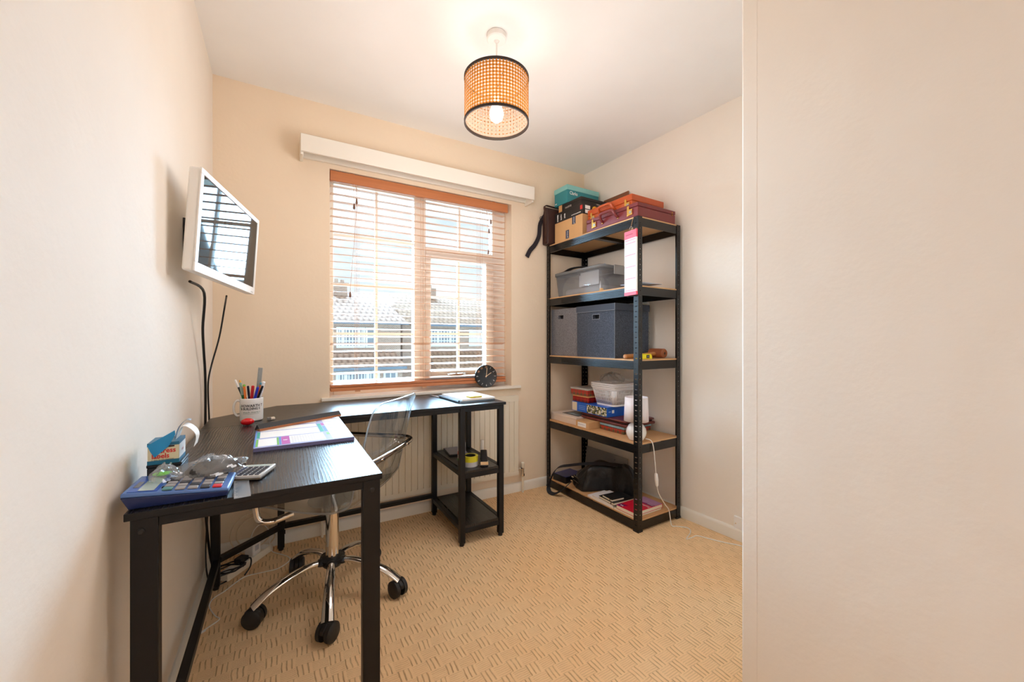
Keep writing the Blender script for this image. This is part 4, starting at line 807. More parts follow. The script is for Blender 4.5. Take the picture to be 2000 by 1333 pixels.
def tartan_mat(name, base, a, c, axu, axv):
    m = bpy.data.materials.new(name); t, p = nodes(m); v, x, y, z = xyz(t)
    def bands(s, f): 
        q = M_(t, 'FRACT', M_(t, 'MULTIPLY', M_(t, 'ADD', s, 5.0), f)); return M_(t, 'LESS_THAN', q, 0.45), M_(t, 'LESS_THAN', M_(t, 'ABSOLUTE', M_(t, 'SUBTRACT', q, 0.72)), 0.045)
    xy = M_(t, 'ADD', x, y)
    b1, l1 = bands(xy, 26.0); b2, l2 = bands(z, 26.0)
    k = M_(t, 'MULTIPLY', M_(t, 'ADD', b1, b2), 0.5); cl = mixc(t, k, rgb(*base), rgb(*a)); ln = M_(t, 'MAXIMUM', l1, l2)
    t.links.new(mixc(t, M_(t, 'MULTIPLY', ln, 0.75), cl, rgb(*c)), p.inputs['Base Color']); p.inputs['Roughness'].default_value = 0.3; return m
TART1 = tartan_mat('red_green_tartan', (206, 52, 42), (92, 84, 58), (30, 46, 36), 0, 0); TART2 = tartan_mat('deep_red_tartan', (186, 28, 22), (104, 24, 20), (34, 20, 18), 0, 0)
def tin(label, x0, x1, y0, y1, z, h, lidh, mb, ml, nm='tin_box'):
    o = thing(nm, label, 'tin', SF((x0 + x1) / 2, (y0 + y1) / 2, z), 'tartan tins on the lamp shelf')
    b = MB(SH); b.box(x0 + 0.002, x1 - 0.002, y0 + 0.002, y1 - 0.002, z, z + h - lidh); b.build('base', mb, o, bevel=0.003)
    b = MB(SH); b.box(x0, x1, y0, y1, z + h - lidh + 0.0005, z + h); b.build('lid', ml, o, bevel=0.004, seg=3); return o
LIDB = mat('blue_picture_lid', (150, 186, 200), 0.3, noise=(45, 0.45)); LIDG = mat('silver_lid', (180, 178, 172), 0.3, noise=(40, 0.2)); LIDT = mat('tan_lid', (200, 150, 96), 0.35)
tin('red and green tartan tin with pale blue lid behind the white lamp', 0.105, 0.365, 0.205, 0.418, z2, 0.047, 0.018, TART1, LIDB)
# leather folder on the tin and the carton
zf = z2 + 0.0475
FOL = mat('oxblood_leather', (104, 44, 36), 0.35, noise=(25, 0.2), bump=(120, 0.12))
t_ = thing('zip_folder', 'thick oxblood leather zip folder under the blue box on the lamp shelf', 'folder', SF(0.22, 0.38, zf))
b = MB(SH); b.box(0.095, 0.37, 0.175, 0.595, zf, zf + 0.018); b.build('lower_cover', FOL, t_, bevel=0.008, seg=3)
b = MB(SH); b.box(0.105, 0.365, 0.20, 0.588, zf + 0.0185, zf + 0.026); b.build('zip_edge', mat('dark_zip_tape', (40, 24, 22), 0.7), t_)
b = MB(SH); b.box(0.098, 0.37, 0.182, 0.595, zf + 0.0265, zf + 0.041); b.build('upper_cover', FOL, t_, bevel=0.007, seg=3)
zg = zf + 0.0415
BLUE = mat('royal_blue_card', (24, 96, 200), 0.35)
t_ = thing('box_set', 'royal blue boxed set with picture panel under the white baskets', 'box', SF(0.22, 0.51, zg))
b = MB(SH); b.box(0.092, 0.36, 0.335, 0.688, zg, zg + 0.066); b.build('slipcase', BLUE, t_, bevel=0.001)
b = MB(SH); b.box(0.0912, 0.0918, 0.632, 0.684, zg + 0.003, zg + 0.063); b.build('cream_panel', mat('cream_print', (230, 216, 190), 0.5), t_)
PICT = bpy.data.materials.new('picture_print'); t, p = nodes(PICT); v, x, y, z = xyz(t); vo = tex(t, 'ShaderNodeTexNoise', v, Scale=75.0, Detail=3.0)
rp = tex(t, 'ShaderNodeValToRGB', vo.outputs[0]); ee = rp.color_ramp.elements; ee[0].position = 0.40; ee[0].color = rgb(30, 32, 26); ee[1].position = 0.58; ee[1].color = rgb(228, 222, 206); q_ = ee.new(0.5); q_.color = rgb(122, 124, 66)
t.links.new(rp.outputs[0], p.inputs['Base Color'])
b = MB(SH)
for k in range(4): b.box(0.0912, 0.0918, 0.340 + 0.048 * k, 0.385 + 0.048 * k, zg + 0.004, zg + 0.060)
b.build('picture_panel', PICT, t_)
b = MB(SH); 
for k in range(3): b.box(0.0912, 0.0918, 0.545, 0.615, zg + 0.018 + 0.012 * k, zg + 0.020 + 0.012 * k)
b.marks(SIDE(0.30, zg + 0.035, 0.3347), 0.06, 0.012, 8, seed=7); b.marks(SIDE(0.115, zg + 0.034, 0.3347), 0.02, 0.010, 3, seed=9); b.build('small_print', mat('pale_blue_ink', (150, 190, 235), 0.5), t_)
b = MB(SH); b.box(0.135, 0.155, 0.3338, 0.3346, zg + 0.024, zg + 0.044); b.build('white_mark', INKW, t_)
zh = zg + 0.0665
tin('deep red tartan tin with tan lid between the blue boxed set and upper tin', 0.105, 0.345, 0.528, 0.70, zh, 0.047, 0.012, TART2, LIDT)
tin('red and green tartan tin with silver lid on top of the tin pile', 0.10, 0.345, 0.530, 0.716, zh + 0.0475, 0.052, 0.014, TART1, LIDG)
b = MB(SH); b.box(0.085, 0.21, 0.612, 0.79, z2 + 0.0525, z2 + 0.0545); 
t_ = tag(b.build('photo_card', mat('dark_photo_print', (48, 52, 66), 0.2, noise=(30, 0.5))), 'dark glossy photo card lying on the flat pale box', 'card')
b = MB(SH); b.box(0.10, 0.17, 0.63, 0.75, z2 + 0.0546, z2 + 0.0549); b.build('pale_picture', mat('pale_photo', (150, 176, 184), 0.25), t_)
# nested baskets
WPL = mat('basket_plastic', (238, 238, 240), 0.4)
def basket(label, z, full):
    o = thing('basket', label, 'basket', SF(0.22, 0.40, z), 'nested baskets on the blue boxed set')
    X0, X1, Y0, Y1, H_, ta = 0.112, 0.335, 0.292, 0.518, 0.128, 0.026
    def loop(zz, e=0, r=0.028):
        k = zz / H_; i = ta * (1 - k) - e; pts = []
        for cx_, cy_, a0 in ((X1 - i - r, Y1 - i - r, 0), (X0 + i + r, Y1 - i - r, 90), (X0 + i + r, Y0 + i + r, 180), (X1 - i - r, Y0 + i + r, 270)):
            for q in range(4): a = R(a0 + 30 * q); pts.append((cx_ + r * math.cos(a), cy_ + r * math.sin(a), z + zz))
        return pts
    b = MB(SH); lo = [b.vs(loop(H_ - 0.010, 0.004)), b.vs(loop(H_, 0.005)), b.vs(loop(H_, -0.002)), b.vs(loop(H_ - 0.010, -0.002))]; b.ring(lo, cyc=True, caps=False); b.build('rim', WPL, o)
    if full:
        b = MB(SH); lo = [b.vs(loop(0.0)), b.vs(loop(0.012))]; b.ring(lo, caps=False); b.face(lo[0][::-1]); lo2 = [b.vs(loop(0.106)), b.vs(loop(H_ - 0.0102))]; b.ring(lo2, caps=False)
        for za, zb in ((0.012, 0.106),):
            for side in range(4):
                n = 12
                for k in range(n):
                    u0 = (k + 0.0) / n; u1 = (k + 0.5) / n
                    def P(u, zz):
                        kk = zz / H_; i = ta * (1 - kk)
                        xa, xb, ya, yb = X0 + i, X1 - i, Y0 + i, Y1 - i
                        q = 0.10 + 0.80 * u if True else u
                        return {0: (xa, ya + (yb - ya) * q, z + zz), 1: (xb, ya + (yb - ya) * q, z + zz), 2: (xa + (xb - xa) * q, ya, z + zz), 3: (xa + (xb - xa) * q, yb, z + zz)}[side]
                    b.face(b.vs([P(u0, za), P(u1, za), P(u1, zb), P(u0, zb)]))
                for m_ in (0.036, 0.060, 0.084): b.face(b.vs([P(0, m_ - 0.003), P(1, m_ - 0.003), P(1, m_ + 0.003), P(0, m_ + 0.003)]))
        rr_ = lambda zz: loop(zz)
        for c_ in range(4):
            idx = list(range(c_ * 4, c_ * 4 + 4))
            for q in range(3): b.face(b.vs([loop(0.012)[idx[q]], loop(0.012)[idx[q + 1]], loop(0.106)[idx[q + 1]], loop(0.106)[idx[q]]]))
            for zz in (0,):
                a1, b1_ = loop(0.012)[idx[3]], loop(0.106)[idx[3]]
        b.build('slotted_tub', WPL, o, solid=0.0018)
    return o
basket('white slotted plastic basket at the bottom of the nest', zh, True); basket('white basket rim in the middle of the nest', zh + 0.0125, False); basket('white basket rim at the top of the nest under the plastic wrap', zh + 0.025, False)
def crumple(label, c, rx, ry, rz, M, m, name='plastic_bag', seed=1, cat='plastic bag', amp=0.35):
    r2 = random.Random(seed); ph = [(r2.uniform(2, 9), r2.uniform(2, 9), r2.uniform(0, 6)) for _ in range(7)]
    b = MB(M)
    def f(u, v):
        a = 2 * math.pi * v; e = math.pi / 2 * u; k = 1 + amp * sum(math.sin(p_[0] * a * 0.5 // 1 * 0 + round(p_[0]) * a + p_[1] * e + p_[2]) for p_ in ph) / 7
        return (c[0] + rx * k * math.cos(e) * math.cos(a), c[1] + ry * k * math.cos(e) * math.sin(a), c[2] + rz * (k * math.sin(e)))
    b.sheet(f, 12, 48); return b
b = crumple('', (0.20, 0.40, zh + 0.155), 0.075, 0.085, 0.062, SH, None, seed=4)
tag(b.build('plastic_wrap', acrylic_mat('clear_film', (0.985, 0.988, 0.99, 1), haze=0.14, refl=0.10), angle=20), 'crumpled clear plastic wrap heaped in the top white basket', 'plastic wrap')
# table lamp
lx, ly = 0.078, 0.082
t_ = thing('table_lamp', 'small white table lamp with round ceramic base behind the corner post', 'lamp', SF(lx, ly, z2))
CER = mat('white_ceramic', (240, 238, 234), 0.15, coat=0.4)
b = MB(SH); b.lathe([(0.036, z2), (0.044, z2 + 0.004), (0.057, z2 + 0.03), (0.060, z2 + 0.048), (0.055, z2 + 0.07), (0.040, z2 + 0.092), (0.02, z2 + 0.108), (0.014, z2 + 0.114)], (lx, ly, 0), 32); b.build('ceramic_base', CER, t_)
b = MB(SH); b.lathe([(0.012, z2 + 0.1145), (0.012, z2 + 0.15)], (lx, ly, 0), 16); b.build('lamp_holder', PLASW, t_)
b = MB(SH); b.lathe([(0.071, z2 + 0.114), (0.066, z2 + 0.256)], (lx, ly, 0), 40, caps=False); b.build('lamp_shade', mat('white_shade', (238, 228, 228), 0.8), t_, solid=0.0015)
b = MB(SH); b.tube(catmull([(0.098, 0.03, z2 + 0.014), (0.112, 0.005, z2 + 0.008), (0.118, -0.008, z2 - 0.02), (0.125, -0.012, z2 - 0.09), (0.138, -0.012, z2 - 0.19)], 5), 0.0028, 8)
fx_ = b.build('flex', CABW, t_)
b = MB(SH); b.tube([(0.138, -0.012, z2 - 0.186), (0.1385, -0.012, z2 - 0.19), (0.142, -0.012, z2 - 0.222), (0.146, -0.012, z2 - 0.258), (0.1465, -0.012, z2 - 0.262)], [0.006, 0.009, 0.012, 0.009, 0.006], 12); b.build('inline_switch', PLASW, fx_)
b = MB(); lw = lambda *p_: tuple(SH @ Vector(p_))
b.tube(catmull([lw(0.147, -0.012, z2 - 0.262), lw(0.16, -0.014, 0.2), lw(0.215, -0.016, 0.125), lw(0.243, -0.02, 0.09), lw(0.25, -0.025, 0.045), lw(0.238, -0.045, 0.006), (2.028, 1.545, 0.0035), (2.066, 1.50, 0.0032), (2.035, 1.46, 0.003), (1.965, 1.43, 0.0032), (1.945, 1.418, 0.003), (1.99, 1.415, 0.0032), (2.03, 1.412, 0.0032), (2.06, 1.35, 0.0032), (2.09, 1.29, 0.0032), (2.13, 1.228, 0.0032), (2.145, 1.15, 0.0032)], 6), 0.0028, 8)
b.build('flex', CABW, t_)
# ---- bottom shelf
z1_ = LV[0] + E_
LEA = mat('black_leather', (22, 22, 24), 0.38, noise=(14, 0.3), bump=(19, 0.9))
t_ = thing('leather_bag', 'slumped black leather bag with shoulder strap on the bottom shelf', 'bag', SF(0.2, 0.42, z1_))
b = MB(SH)
def bagf(u, v):
    a = 2 * math.pi * v; r_ = lambda k: 1 + 0.06 * math.sin(3 * a + 1.3 + 4 * u) + 0.045 * math.sin(7 * a + 9 * u) + 0.03 * math.sin(13 * a - 6 * u)
    e = math.pi / 2 * u; c_ = math.cos(e) ** 0.55 if u < 1 else 0.0; s_ = math.sin(e)
    px_ = 0.195 + 0.165 * c_ * math.copysign(abs(math.cos(a)) ** 0.6, math.cos(a)) * min(1.0, r_(1)); py_ = 0.43 + 0.225 * c_ * math.copysign(abs(math.sin(a)) ** 0.7, math.sin(a)) * r_(1)
    top = 0.188 - 0.14 * (py_ - 0.38) + 0.012 * math.sin(23 * px_ + 17 * py_) + 0.014 * math.sin(31 * py_ - 9 * px_)
    q_ = min(1, max(0, (0.50 - py_) / 0.08)); lo_ = 0.014 + 0.185 * q_ * q_ * (3 - 2 * q_); px_ = lo_ + (0.318 - lo_) * min(1, max(0, (px_ - 0.02) / 0.345))
    return (px_, py_, z1_ + 0.001 + top * (0.02 + 0.98 * s_) - 0.02 * 0)
b.sheet(bagf, 18, 72); b.build('bag_body', LEA, t_, angle=70, sub=1)
b = MB(SH)
b.ribbon(catmull([(0.26, 0.28, z1_ + 0.165), (0.22, 0.36, z1_ + 0.19), (0.12, 0.52, z1_ + 0.175), (0.04, 0.64, z1_ + 0.145), (-0.005, 0.73, z1_ + 0.11), (-0.035, 0.77, 0.10), (-0.055, 0.775, 0.04), (-0.07, 0.745, 0.012), (-0.065, 0.70, 0.010), (-0.05, 0.66, 0.035), (-0.03, 0.63, 0.065), (0.012, 0.60, z1_ + 0.045)], 6), (0.9, 0.25, 0.35), 0.032, 0.003); b.build('strap', mat('black_webbing', (30, 31, 36), 0.6), t_)
for zz, ya, yb in ((0.085, 0.53, 0.60), (0.055, 0.53, 0.61)):
    b = MB(SH); b.tube(catmull([(0.034, yb, z1_ + zz), (0.02, (ya + yb) / 2, z1_ + zz + 0.004), (0.022, ya, z1_ + zz - 0.004)], 6), 0.0035, 6); zp = b.build('zip', mat('zip_metal', (110, 108, 104), 0.35, 1.0), t_)
    b = MB(SH); b.box(0.006, 0.012, yb - 0.03, yb - 0.008, z1_ + zz - 0.003, z1_ + zz + 0.003); b.build('zip_pull', CHROME, zp)
b = MB(SH @ frame((0.11, 0.76, z1_), 6)); b.box(-0.09, 0.09, -0.07, 0.062, 0, 0.045)
t_ = tag(b.build('box_file', mat('black_box_file', (20, 20, 24), 0.3), bevel=0.002), 'black box with glossy blue top at the window end of bottom shelf', 'box')
b = MB(SH @ frame((0.11, 0.76, z1_), 6)); b.box(-0.085, 0.085, -0.066, 0.058, 0.0455, 0.047); b.build('glossy_top', mat('blue_gloss', (28, 44, 110), 0.12), t_)
t_ = thing('plastic_tray', 'clear plastic tray standing behind the black leather bag', 'tray', SF(0.3, 0.66, z1_))
b = MB(SH @ frame((0.338, 0.60, z1_ + 0.0008), 0, 0, 8)); b.box(-0.004, 0.0, -0.20, 0.225, 0.0, 0.20); b.build('clear_sheet', GREYP, t_)
b = MB(SH); b.cyl((0.358, 0.52, z1_ + 0.165), (0.352, 0.52, z1_ + 0.165), 0.004, n=10); b.build('rivet', CHROME, t_)
def book(label, x0, x1, y0, y1, z, h, mc, cat='book', name='book', rz=0, spine=True, grp=None):
    T = SH @ frame(((x0 + x1) / 2, (y0 + y1) / 2, z), rz); hx, hy = (x1 - x0) / 2, (y1 - y0) / 2
    o = thing(name, label, cat, T, grp)
    b = MB(T); b.box(-hx + 0.002, hx - 0.002, -hy + 0.002, hy - 0.002, 0.0016, h - 0.0016); b.build('pages', mat('page_block', (238, 228, 206), 0.8), o)
    b = MB(T); b.box(-hx, hx, -hy, hy, 0, 0.0015); b.box(-hx, hx, -hy, hy, h - 0.0015, h)
    if spine: b.box(hx - 0.0015, hx, -hy, hy, 0.0015, h - 0.0015)
    b.build('cover', mc, o); return o, T, h, hx, hy
WHT = mat('white_cover', (236, 234, 238), 0.5); NBK = mat('black_cover', (24, 24, 26), 0.45); CRM = mat('cream_cover', (232, 220, 196), 0.6); REDB = mat('crimson_cover', (206, 18, 52), 0.3); MAUVE = mat('mauve_print', (176, 130, 170), 0.35, noise=(60, 0.25)); PLUM = mat('plum_print', (120, 20, 90), 0.35)
book('thin white spiral pad with dark edge lowest under the black notebooks', 0.006, 0.16, 0.20, 0.43, z1_, 0.010, WHT, 'notebook', 'notebook', 0)
book('white notebook with red edge resting on the thin white pad', 0.008, 0.17, 0.205, 0.39, z1_ + 0.0105, 0.010, WHT, 'notebook', 'notebook', 0)
o, T, h, hx, hy = book('larger black elastic band notebook under the small one', 0.008, 0.185, 0.185, 0.325, z1_ + 0.021, 0.015, NBK, 'notebook', 'notebook', -4)
b = MB(T); b.box(-hx - 0.0008, hx, -hy + 0.022, -hy + 0.028, h, h + 0.0008); b.box(-hx - 0.0012, -hx - 0.0001, -hy + 0.022, -hy + 0.028, 0, h); b.build('elastic_band', INKK, o)
o, T, h, hx, hy = book('small black elastic band notebook on top of the larger one', 0.012, 0.11, 0.205, 0.30, z1_ + 0.0365, 0.013, NBK, 'notebook', 'notebook', -6)
b = MB(T); b.box(-hx - 0.0008, hx, -hy + 0.016, -hy + 0.021, h, h + 0.0008); b.box(-hx - 0.0012, -hx - 0.0001, -hy + 0.016, -hy + 0.021, 0, h); b.build('elastic_band', INKK, o)
book('cream covered pad under the crimson textbook near the corner post', 0.008, 0.25, 0.038, 0.196, z1_, 0.009, CRM, 'notebook', 'notebook', 0)
o, T, h, hx, hy = book('crimson textbook with white title at the near end of bottom shelf', 0.010, 0.262, 0.037, 0.178, z1_ + 0.0095, 0.022, REDB, 'book', 'book', 0)
b = MB(T); b.prism([(0.062, -hy + 0.002), (hx - 0.002, -hy + 0.002), (hx - 0.002, hy - 0.002), (0.035, hy - 0.002)], h + 0.0001, h + 0.0005); b.build('mauve_picture', MAUVE, o)
for pg in ([(-hx + 0.003, 0.035), (-0.075, 0.02), (-0.085, hy - 0.003), (-hx + 0.003, hy - 0.003)], [(0.034, -hy + 0.003), (0.060, -hy + 0.003), (0.036, hy - 0.006), (0.030, hy - 0.006)]):
    b = MB(T); b.prism(pg, h + 0.0001, h + 0.0005); b.build('plum_stripe', PLUM, o)
b = MB(T); b.text('Bookkeeping', 0.028, axes((0.014, -0.006, h + 0.0008), (0, -1, 0), (1, 0, 0)), sx=0.85); b.marks(axes((0.048, -0.045, h + 0.0008), (0, -1, 0), (1, 0, 0)), 0.045, 0.005, 8, seed=2); b.cyl((-0.105, 0.05, h + 0.0006), (-0.105, 0.05, h + 0.0012), 0.005, n=14); b.cyl((-0.108, 0.036, h + 0.0006), (-0.108, 0.036, h + 0.0012), 0.005, n=14); b.build('lettering', INKW, o)
# ------------------------------------------------------------------ things on the desk
DZ = D + 0.0006
# address label dispenser on a black box
t_ = thing('desk_box', 'small black box beneath the address label dispenser', 'box', (-0.23, 1.25, DZ))
b = MB(); b.box(-0.264, -0.202, 1.208, 1.292, DZ, DZ + 0.050); b.build('base', NBK, t_, bevel=0.002)
b = MB(); b.box(-0.265, -0.201, 1.207, 1.293, DZ + 0.0503, DZ + 0.058); b.build('lid', NBK, t_, bevel=0.002)
zq = DZ + 0.0585; PETR = mat('petrol_blue_card', (20, 106, 140), 0.4); SKYB = mat('bright_blue_card', (22, 142, 200), 0.4); CREAM = mat('cream_card', (222, 212, 178), 0.5)
t_ = thing('label_dispenser', 'opened cream and blue address labels box by the left wall', 'box', (-0.235, 1.24, zq))
b = MB(); b.box(-0.262, -0.206, 1.205, 1.275, zq, zq + 0.049); b.build('carton', CREAM, t_, bevel=0.0008)
b = MB(); b.box(-0.2626, -0.2054, 1.2042, 1.2757, zq, zq + 0.009); b.box(-0.2626, -0.2054, 1.2042, 1.2757, zq + 0.042, zq + 0.0495); b.build('blue_bands', PETR, t_)
b = MB(); b.box(-0.2056, -0.2053, 1.206, 1.274, zq + 0.0093, zq + 0.0415); b.build('white_side', PAPER, t_)
F_ = lambda x, z, y=1.2044: axes((x, y, z), (1, 0, 0), (0, 0, 1))
b = MB(); b.text('address', 0.0155, F_(-0.2335, zq + 0.0305), sx=0.92, bold=0.0004); b.text('labels', 0.0155, F_(-0.239, zq + 0.0185), sx=0.92, bold=0.0004); b.text('labels', 0.010, axes((-0.2051, 1.24, zq + 0.025), (0, 1, 0), (0, 0, 1)))
b.build('red_lettering', INKR, t_)
b = MB(); b.text('in easy to use dispenser', 0.0042, F_(-0.235, zq + 0.0105)); b.box(-0.228, -0.214, 1.204, 1.2044, zq + 0.038, zq + 0.0415); b.build('black_lettering', INKK, t_)
b = MB(); FP = [(-0.262, zq + 0.046), (-0.213, zq + 0.076), (-0.212, zq + 0.066), (-0.224, zq + 0.040), (-0.249, zq + 0.017), (-0.256, zq + 0.03)]
a_ = b.vs([(x, 1.2015, z) for x, z in FP]); c_ = b.vs([(x, 1.2022, z) for x, z in FP]); b.ring([a_, c_]); b.build('blue_flap', SKYB, t_)
b = MB(); b.ribbon(catmull([(-0.215, 1.245, zq + 0.05), (-0.205, 1.245, zq + 0.078), (-0.19, 1.243, zq + 0.076), (-0.176, 1.24, zq + 0.056), (-0.18, 1.24, zq + 0.03)], 5), (0, 1, 0), 0.045, 0.0008); b.build('label_strip', PAPER, t_)
b = MB(); b.ribbon(catmull([(-0.222, 1.262, zq + 0.0495), (-0.214, 1.262, zq + 0.075), (-0.20, 1.262, zq + 0.09), (-0.192, 1.262, zq + 0.088)], 4), (0, 1, 0), 0.022, 0.0008); b.build('grey_tab', mat('grey_blue_card', (150, 164, 178), 0.5), t_)
# large calculator
CT = frame((-0.186, 1.143, DZ), -2)
t_ = thing('calculator', 'large blue desk calculator at the front left corner of the desk', 'calculator', CT)
CBL = mat('calculator_blue', (84, 120, 184), 0.35); CNV = mat('gap_shade_navy', (26, 42, 92), 0.4)
hx, hy = 0.090, 0.062
def topz(x): return 0.034 - 0.085 * (x + hx) if x > -0.03 else 0.034 - 0.085 * 0.06 + 0.10 * (-0.03 - x)
b = MB(CT); b.hexa([(-hx + 0.012, -hy + 0.004, 0), (hx - 0.004, -hy + 0.004, 0), (-hx + 0.012, hy - 0.004, 0), (hx - 0.004, hy - 0.004, 0), (-hx, -hy, 0.027), (hx, -hy, 0.0115), (-hx, hy, 0.027), (hx, hy, 0.0115)]); b.build('lower_case_gap_shade', CNV, t_, bevel=0.002)  # dark lower wedge also stands in for the shaded gap underneath
b = MB(CT); b.hexa([(-hx, -hy, 0.0272), (hx, -hy, 0.0117), (-hx, hy, 0.0272), (hx, hy, 0.0117), (-hx + 0.001, -hy + 0.001, 0.036), (hx - 0.002, -hy + 0.001, 0.0185), (-hx + 0.001, hy - 0.001, 0.036), (hx - 0.002, hy - 0.001, 0.0185)]); b.build('upper_case', CBL, t_, bevel=0.0025)
sl = math.atan2(0.0175, 2 * hx); CS = CT @ axes((0, 0, 0.02735), (math.cos(sl), 0, -math.sin(sl)), (0, 1, 0))
b = MB(CS); b.box(-0.082, -0.034, -0.055, 0.055, 0.0002, 0.001); b.build('display_surround', mat('calc_deep_blue', (40, 84, 176), 0.3), t_)
b = MB(CS); b.box(-0.066, -0.04, -0.052, 0.045, 0.0011, 0.0018); b.build('display', mat('lcd_grey', (176, 192, 188), 0.15), t_)
b = MB(CS); b.box(-0.079, -0.070, -0.03, 0.01, 0.0011, 0.0016); b.build('solar_cell', mat('solar_brown', (72, 60, 66), 0.2), t_)
KD = mat('calc_key_dark', (52, 54, 62), 0.45); KG = mat('calc_key_grey', (150, 146, 146), 0.45); KR = mat('calc_key_red', (214, 44, 58), 0.4); KT = mat('calc_key_green', (90, 140, 140), 0.45)
for i in range(5):
    for j in range(6):
        x = -0.018 + 0.0215 * i; y = -0.050 + 0.0195 * j
        m = KR if (i, j) == (4, 0) else (KT if j == 0 and i == 0 else (KG if (i + j) % 3 else KD))
        b = MB(CS); b.box(x - 0.0085, x + 0.0085, y - 0.0075, y + 0.0075, 0.0003, 0.0042); b.build('key', m, t_, bevel=0.0012)
b = MB(CS); 
for y in (-0.035, 0.0, 0.03): b.box(-0.0305, -0.0265, y - 0.004, y + 0.004, 0.0003, 0.0025)
b.build('slide_switches', DARK, t_)
# clear ruler, small calculator
CRUL = acrylic_mat('ruler_clear', (0.94, 0.96, 0.98, 1), haze=0.5, hc=(0.62, 0.70, 0.78, 1), refl=0.08)
RT = frame((-0.078, 1.128, DZ), 5); t_ = thing('ruler', 'clear plastic ruler jutting over the front edge of the desk', 'ruler', RT)
b = MB(RT); b.box(-0.0155, 0.0155, -0.076, 0.076, 0, 0.002); b.build('blade', CRUL, t_)
b = MB(RT)
for k in range(30): b.box(-0.0152, -0.0152 + (0.007 if k % 5 == 0 else 0.0035), -0.072 + 0.0048 * k, -0.0715 + 0.0048 * k, 0.0021, 0.0023)
b.build('graduations', INKW, t_)
ST = frame((-0.060, 1.218, DZ + 0.0024), -20); t_ = thing('calculator', 'small silver pocket calculator lying across the clear ruler', 'calculator', ST)
b = MB(ST); b.box(-0.036, 0.036, -0.048, 0.048, 0, 0.010); b.build('case', mat('silver_plastic', (206, 204, 200), 0.35), t_, bevel=0.002)
b = MB(ST); b.box(-0.036, 0.036, -0.0485, 0.0485, 0.0, 0.004); b.build('dark_base', mat('calc_bronze', (110, 100, 84), 0.4), t_)
for i in range(5):
    for j in range(6):
        b = MB(ST); x, y = -0.026 + 0.013 * i, -0.040 + 0.0115 * j; b.box(x - 0.0045, x + 0.0045, y - 0.0036, y + 0.0036, 0.0102, 0.0122); b.build('key', KD if i else mat('calc_key_slate', (74, 88, 116), 0.4), t_)
b = MB(ST); b.box(-0.03, 0.03, 0.028, 0.044, 0.0102, 0.0108); b.build('display', mat('lcd_grey', (176, 192, 188), 0.15), t_)
# plastic bag with dark contents lying over the calculator
t_ = thing('plastic_bag', 'crumpled clear plastic bag of dark material heaped over the large calculator', 'plastic bag', (-0.14, 1.20, DZ + 0.026))
FILM = acrylic_mat('clear_film', (0.985, 0.988, 0.99, 1), haze=0.14, refl=0.10)
BT = frame((-0.142, 1.196, DZ + 0.0285), 25)
b = crumple('', (0, 0, 0), 0.056, 0.036, 0.026, BT, None, seed=9, amp=0.2); b.build('contents', mat('dark_fibre', (44, 40, 38), 0.8, noise=(120, 0.6)), t_, angle=40)
b = crumple('', (0, 0, 0), 0.070, 0.046, 0.034, BT, None, seed=5, amp=0.4); b.build('clear_bag', FILM, t_, angle=15)
b = crumple('', (-0.088, 0.0, 0.006), 0.026, 0.024, 0.03, BT, None, seed=12, amp=0.6); b.build('bag_knot', FILM, t_, angle=15)
b = MB(); b.sphere((-0.232, 1.187, DZ + 0.0405), 0.02, 16, sc=(0.9, 0.55, 0.22)); tag(b.build('sticky_tag', mat('lime_green', (110, 236, 20), 0.5)), 'lime green oval tag between the label box and the large calculator', 'tag')
def pen(label, p, q, r, mb, mc, cap=0.28, name='pen', grp=None, tip=None):
    P, Q = Vector(p), Vector(q); o = thing(name, label, 'pen' if name == 'pen' else name, tuple(P), grp); d_ = Q - P
    b = MB(); b.tube([P, P + d_ * (1 - cap)], r, 10); b.build('barrel', mb, o)
    b = MB(); b.tube([P + d_ * (1 - cap), P + d_ * 0.985, Q], [r * 1.12, r * 1.08, r * 0.6], 10); b.build('cap' if name == 'pen' else 'end', mc, o)
    return o
PK = lambda n_, *c: mat(n_, c, 0.35)
pen('black pen with pale clip lying by the wall behind the large calculator', (-0.287, 1.235, DZ + 0.0046), (-0.268, 1.13, DZ + 0.0046), 0.0042, DARK, PK('pale_cap', 200, 214, 226))
t_ = pen('black and white pen lying behind the plastic bag', (-0.150, 1.275, DZ + 0.0042), (-0.125, 1.40, DZ + 0.0042), 0.004, PK('white_barrel', 230, 230, 230), DARK, 0.45)
b = MB(); b.tube([(-0.095 + 0.013 * math.cos(a) * (1 if k % 2 else 0.72), 1.345 + 0.006 * math.sin(a), DZ + 0.0012) for k, a in enumerate([R(20 * i) for i in range(30)])], 0.0009, 6); tag(b.build('paper_clip', CHROME), 'bent wire paper clip behind the small calculator', 'paper clip')
# desk planner
PT = frame((0.0715, 1.668, DZ), 1.0); t_ = thing('desk_planner', 'large desk planner pad with white panels and purple edges on the desk', 'planner', PT)
px0, px1, py0, py1 = -0.147, 0.147, -0.205, 0.205
b = MB(PT); b.box(px0, px1, py0, py1, 0, 0.011); b.build('pad', mat('violet_grey_board', (118, 116, 160), 0.6), t_)
b = MB(PT); b.box(px0 + 0.0005, px1 - 0.0005, py0 + 0.0005, py1 - 0.0005, 0.0112, 0.0118); b.build('top_sheet', mat('lavender_print', (170, 176, 214), 0.6), t_)
def uv(u0, u1, v0, v1, b, dz=0): b.box(px0 + (px1 - px0) * u0, px0 + (px1 - px0) * u1, py0 + (py1 - py0) * v0, py0 + (py1 - py0) * v1, 0.0119, 0.0121 + dz)
b = MB(PT)
for q in ((0.04, 0.215, 0.04, 0.30), (0.345, 0.705, 0.04, 0.32), (0.05, 0.68, 0.345, 0.60), (0.05, 0.68, 0.63, 0.78), (0.06, 0.30, 0.84, 0.98), (0.33, 0.7, 0.84, 0.985)): uv(*q, b)
